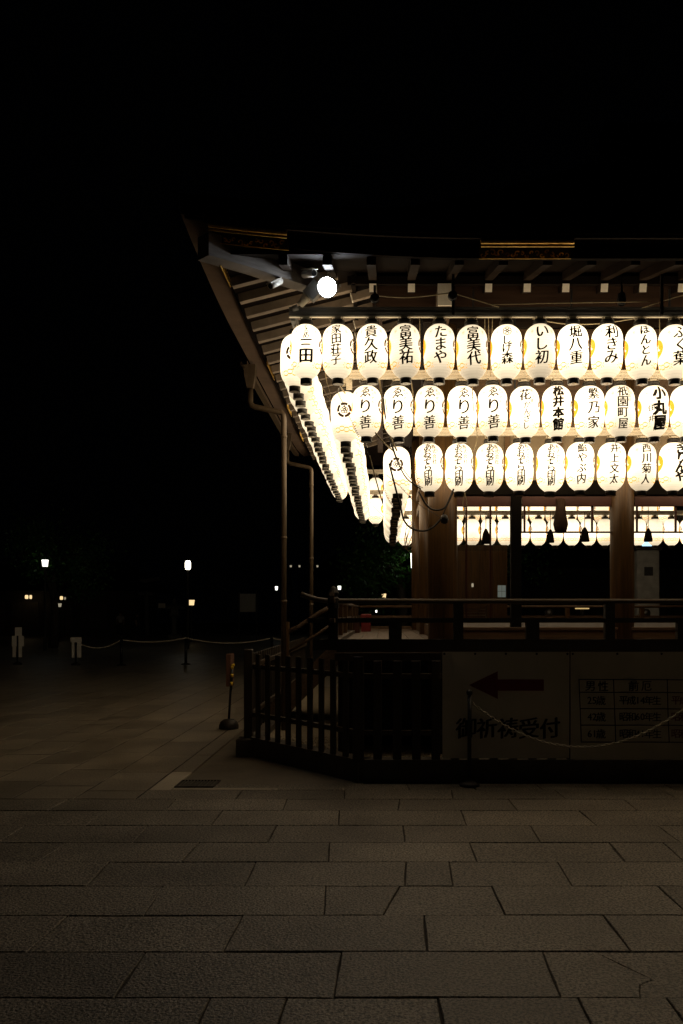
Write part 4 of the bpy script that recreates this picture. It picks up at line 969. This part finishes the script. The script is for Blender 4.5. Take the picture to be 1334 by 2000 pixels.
def lamp(px, py, Y, w, h, mat, label, shape='box', pole=True, group='lamps in the dark courtyard', name='lamp_post'):
    c = P(px, py, Y); t = thing(name, label, 'lamp', (c.x, Y, 0), 0, group)
    if shape == 'box': MB().add([(a*w*s, b_*w*s, c.z+z*h) for z, s in ((-.5, .38), (.5, .5)) for a, b_ in ((-1, -1), (1, -1), (1, 1), (-1, 1))], [(3, 2, 1, 0), (4, 5, 6, 7), (0, 1, 5, 4), (1, 2, 6, 5), (2, 3, 7, 6), (3, 0, 4, 7)]).build('lamp_glass', mat, t)
    else: MB().rev([(w*.35, -h/2), (w*.5, -h*.3), (w*.5, h*.3), (w*.35, h/2)], 12, (0, 0, c.z)).build('lamp_glass', mat, t, True)
    MB().add([(a*w*.62, b_*w*.62, c.z+h*.51) for a, b_ in ((-1, -1), (1, -1), (1, 1), (-1, 1))]+[(0, 0, c.z+h*.8)], [(3, 2, 1, 0), (0, 1, 4), (1, 2, 4), (2, 3, 4), (3, 0, 4)]).build('lamp_roof', M['black'], t)
    if pole: MB().tube([(0, 0, 0), (0, 0, c.z-h*.51)], [.07, .045], 8).build('pole', M['darkwood'], t)
    else: MB().beam((0, .05, c.z+h*.6), (0, .6, c.z+h*.75), .03, .03).build('bracket', M['black'], t)
    return t
lamp(88, 1100, 38, .22, .29, M['lampwhite'], 'white square lamp glowing among the leaves of the far tree')
lamp(367, 1104, 40, .26, .40, emis('tall_lamp_glass', (1.0, .90, .70), 6.0), 'white cylindrical lamp on a tall pole over the rope barrier', 'round')
lamp(374, 1177, 50, .30, .30, M['lampwarm'], 'warm square lantern just below the tall white lamp')
lamp(52, 1166, 60, .22, .26, M['lampwarm'], 'warm lamp of a close pair on the far building, outer one', 'round', False)
lamp(60, 1166, 60, .16, .26, M['lampwarm'], 'warm lamp of a close pair on the far building, inner one', 'round', False)
lamp(120, 1168, 55, .19, .22, M['lampwarm'], 'warm oval lamp above the small hooded lantern', 'round')
lamp(127, 1169, 56, .10, .18, M['lampdim'], 'faint narrow lamp beside the warm oval one', 'round')
lamp(115, 1182, 50, .24, .2, M['lampdim'], 'small dim hooded lantern under the warm oval lamp')
lamp(540, 1149, 60, .18, .26, M['lampwhite'], 'small white lamp far off just outside the near downpipe')
lamp(663, 1148, 60, .24, .25, M['lampwhite'], 'small white square lamp far off above the railing corner')
lamp(750, 1164, 45, .23, .23, M['lampwarm'], 'pale warm lantern resting just over the handrail line')
lamp(735, 1194, 50, .11, .14, M['lampwhite'], 'tiny white lamp seen between the rails', 'round')
lamp(806, 1095, 30, .14, .5, emis('bright_lamp_glass', (.95, 1.0, .85), 3.0), 'white lamp half hidden by the corner post, lighting leaves')
for i, (x, lab) in enumerate(((568, 'faintest'), (585, 'middle'), (620, 'last'))): lamp(x, 1106, 70, .16, .16, M['lampdim'], f'faint high lamp beyond the downpipes, {lab} of three')
lamp(1265, 1064, 26, .30, .34, M['lampblue'], 'bluish white lamp with a peaked top over the grey pillar', 'box')
lamp(923, 1143, 16.30, .04, .07, M['lampdim'], 'tiny warm lamp on the wooden partition', 'round', False)
w_ = thing('paper_window', 'small pale lit window with two panes on the partition', 'window', tuple(P(980, 1155, 16.38)))
for i in range(2):
    for j in range(2): MB().box(-.075+.078*i, -.075+.078*i+.072, -.005, .005, -.11+.115*j, -.11+.115*j+.108).build('pane', M['windowblue'], w_)
MB().box(-.085, .085, .006, .02, -.12, .13).build('window_frame', M['wood'], w_)
a_ = thing('altar_lamp', 'golden lit box lamp on a low stand past the round post', 'lamp', ((1137-CX)*30/FOC, 30, 0))
MB().box(-.22, .22, -.1, .1, 1.78, 1.88).build('lamp_glass', emis('golden_lamp', (1, .68, .25), .55), a_); MB().box(-.3, .3, -.14, .14, 1.885, 1.93).build('lamp_roof', M['darkwood'], a_); MB().box(-.05, .05, -.05, .05, 0, 1.775).build('stand', M['darkwood'], a_)
pl = thing('stone_pillar', 'tall grey pillar with a dark square hatch beyond the round post', 'pillar', ((1262-CX)*22/FOC, 22, 0))
MB().bevbox(-.28, .28, -.2, .2, 0, 3.22, .02).build('shaft', M['greystone'], pl); MB().bevbox(-.34, .34, -.25, .25, 3.222, 3.32, .02).build('cap', M['darkwood'], pl); MB().box(-.11, .11, -.21, -.203, 2.58, 2.80).build('hatch', M['black'], pl)
# trees
def tree(x, y, h, cz, cr, n, label, seed):
    rnd = random.Random(seed); t = thing('tree', label, 'tree', (x, y, 0)); mb = MB()
    mb.tube([(0, 0, 0), (.1, 0, h*.35), (-.05, .1, h*.7), (0, 0, h)], [.22, .17, .11, .04], 9)
    tips = []
    for k in range(9):
        a = rnd.uniform(0, 2*PI); z0 = h*rnd.uniform(.4, .85); e = (cr*.85*math.cos(a), cr*.85*math.sin(a), cz+rnd.uniform(-.7, .6)*cr*.6); tips.append(e)
        mb.tube([(0, 0, z0), (e[0]*.5, e[1]*.5, (z0+e[2])/2+.2), e], [.07, .045, .015], 6)
    mb.build('trunk', M['trunk'], t, True); c = MB()
    for k in range(60):
        e = rnd.choice(tips); cc = Vector(e)*rnd.uniform(.5, 1.1)+Vector([rnd.gauss(0, .3*cr) for _ in range(3)])*.6; cc.z = e[2]+rnd.gauss(0, .35)*cr*.6
        for j in range(n//60):
            p = cc+Vector([rnd.gauss(0, .16*cr) for _ in range(3)]); u_ = Vector([rnd.uniform(-1, 1) for _ in range(3)]).normalized(); v_ = u_.cross(Vector([rnd.uniform(-1, 1) for _ in range(3)])).normalized(); s_ = rnd.uniform(.05, .11)
            c.add([p-u_*s_, p+v_*s_*.5, p+u_*s_, p-v_*s_*.5], [(0, 1, 2, 3)])
    c.build('crown', M['leaf'], t)
tree(-15.6, 41.0, 5.2, 4.5, 2.2, 5400, 'broad tree whose leaves catch the white square lamp', 1)
tree(.6, 31.6, 5.0, 3.4, 1.9, 6000, 'leafy green tree lit from beside the corner post', 2)
tree(3.6, 33, 7, 5.0, 2.6, 5400, 'dark tree standing behind the open bays of the stage', 3)
# torii
tg = thing('torii_gate', 'plain stone gate standing dim across the courtyard', 'gate', ((254-CX)*62/FOC, 62, 0))
for sx in (-1.13, 1.13): MB().tube([(sx*1.08, 0, 0), (sx, 0, 3.6)], [.17, .14], 12).build('pillar', M['greystone'], tg, True)
MB().add([(x, y, 3.75+.16*(x/1.9)**2+z) for x in (-2.1, -1.2, 0, 1.2, 2.1) for y, z in ((-.2, 0), (.2, 0), (.2, .25), (-.2, .25))], [(i*4+k, i*4+(k+1) % 4, i*4+4+(k+1) % 4, i*4+4+k) for i in range(4) for k in range(4)]+[(3, 2, 1, 0), (16, 17, 18, 19)]).build('top_beam', M['greystone'], tg)
MB().box(-1.6, 1.6, -.1, .1, 2.9, 3.12).build('lower_beam', M['greystone'], tg)
# stone lantern
sl = thing('stone_lantern', 'grey stone lantern with a flared cap near the far gate', 'stone lantern', ((340-CX)*55/FOC, 55, 0))
MB().rev([(.5, 0), (.5, .2), (.35, .3)], 6).build('base', M['greystone'], sl); MB().rev([(.17, .3), (.15, .9), (.17, 1.35)], 10).build('shaft', M['greystone'], sl); MB().rev([(.2, 1.352), (.38, 1.5), (.3, 1.55), (.26, 1.9)], 6).build('fire_box', M['greystone'], sl)
MB().rev([(.72, 1.902), (.6, 2.03), (.25, 2.2), (.1, 2.3), (.13, 2.42), (.02, 2.6)], 6).build('cap', M['greystone'], sl)
nb = thing('notice_board', 'pale blank notice board faint in the dark past the sign stand', 'board', ((484-CX)*50/FOC, 50, 0))
MB().box(-.45, .45, -.03, .03, 1.7, 2.75).build('panel', M['paperwhite'], nb)
for sx in (-.5, .5): MB().box(sx-.04, sx+.04, -.05, .05, 0, 2.9).build('leg', M['darkwood'], nb)
nb = thing('white_board', 'small white board between the gate and the stone lantern', 'board', ((316-CX)*54/FOC, 54, 0))
MB().box(-.22, .22, -.03, .03, 1.95, 2.25).build('panel', M['paperwhite'], nb); MB().box(-.03, .03, .031, .08, 0, 2.2).build('leg', M['darkwood'], nb)
# far buildings
def far_house(x0, x1, Y, h, label):
    t = thing('shrine_building', label, 'building', ((x0+x1)/2, Y, 0)); w = (x1-x0)/2
    MB().box(-w, w, 0, 6, 0, h).build('wall', M['farwall'], t)
    MB().add([(-w-1, -1, h+.002), (w+1, -1, h+.002), (w+1, 7, h+.002), (-w-1, 7, h+.002), (-w+1.5, 3, h+2.2), (w-1.5, 3, h+2.2)], [(3, 2, 1, 0), (0, 1, 5, 4), (2, 3, 4, 5), (1, 2, 5), (3, 0, 4)]).build('roof', M['bark'], t)
    n = int(w*2/2.4)
    for i in range(n):
        xx = -w+.5+i*2.4; f = MB().box(xx, xx+1.9, -.05, -.003, .5, 2.4).build('shutter', M['plinth'], t); MB().box(xx+.1, xx+1.8, -.07, -.052, .6, 2.3).build('panel', M['plinth'], f)
far_house(-29, -17.5, 61, 3.2, 'long low shuttered building beyond the lamp tree')
far_house(-6, 6, 74, 4.5, 'dark tiled hall far behind the railing')
far_house(9, 24, 50, 4.2, 'dark hall standing beyond the open stage bays')
# people
def person(x, y, z, rz, shirt, label, sc=1.0, stride=.12):
    t = thing('person', label, 'person', (x, y, z), rz, 'people in the courtyard'); t.scale = (sc,)*3
    def skin(name, vs, es, rs, mat, sub=1):
        m = bpy.data.meshes.new(name); m.from_pydata(vs, es, []); o = put(name, m, t); m.materials.append(mat)
        md = o.modifiers.new('skin', 'SKIN'); md.use_smooth_shade = True; sv = m.skin_vertices[0].data
        for i, r in enumerate(rs): sv[i].radius = (r, r)
        sv[0].use_root = True; o.modifiers.new('sub', 'SUBSURF').render_levels = sub; return o
    s = stride
    body_v = [(0, 0, .95), (0, 0, 1.15), (0, 0, 1.38), (0, 0, 1.48), (0, -.01, 1.55), (0, -.02, 1.66),
              (.18, 0, 1.39), (.23, .03, 1.12), (.22, -.06, .88), (.22, -.09, .78), (-.18, 0, 1.39), (-.23, -.03, 1.12), (-.22, -.12, .9), (-.22, -.16, .8),
              (.09, 0, .9), (.1, -s, .5), (.1, -s*.6, .08), (.1, -s-.1, .03), (-.09, 0, .9), (-.1, s*.4, .5), (-.1, s*1.4, .1), (-.1, s, .03)]
    body_e = [(0, 1), (1, 2), (2, 3), (3, 4), (4, 5), (2, 6), (6, 7), (7, 8), (8, 9), (2, 10), (10, 11), (11, 12), (12, 13), (0, 14), (14, 15), (15, 16), (16, 17), (0, 18), (18, 19), (19, 20), (20, 21)]
    skin('body', body_v, body_e, [.13, .12, .13, .055, .085, .08, .055, .042, .034, .03, .055, .042, .034, .03, .08, .058, .04, .03, .08, .058, .04, .03], M['skin'])
    skin('shirt', [(0, 0, .93), (0, 0, 1.15), (0, 0, 1.39), (.19, 0, 1.4), (.235, .02, 1.2), (-.19, 0, 1.4), (-.235, -.02, 1.2), (0, 0, 1.46)], [(0, 1), (1, 2), (2, 3), (3, 4), (2, 5), (5, 6), (2, 7)], [.165, .155, .16, .075, .065, .075, .065, .075], shirt)
    skin('trousers', [(0, 0, .96), (.09, 0, .88), (.1, -s, .5), (.1, -s*.6, .1), (-.09, 0, .88), (-.1, s*.4, .5), (-.1, s*1.4, .12)], [(0, 1), (1, 2), (2, 3), (0, 4), (4, 5), (5, 6)], [.15, .105, .08, .065, .105, .08, .065], M['dark_cloth'])
    MB().rev([(.098, -.05), (.108, .02), (.10, .08), (.06, .12), (.01, .13)], 14, (0, .015, 1.655)).build('hair', M['hair'], t, True)
    return t
person((235-CX)*60/FOC, 60, 0, .3, M['shirt'], 'person in a white shirt and dark trousers walking through the far gate')
person((1073-CX)*21/FOC, 21, 0, .2, M['shirt'], 'person with dark hair seen between rails in the middle bay', .98, .05)
person((1262-CX)*20.5/FOC, 20.5, 0, -.1, M['dark_cloth'], 'person with dark hair seen between rails before the grey pillar', .98, .05)
person((268-CX)*57/FOC, 57, 0, 1.2, M['dark_cloth'], 'person in dark clothes standing by the far gate pillar', .95, .05)
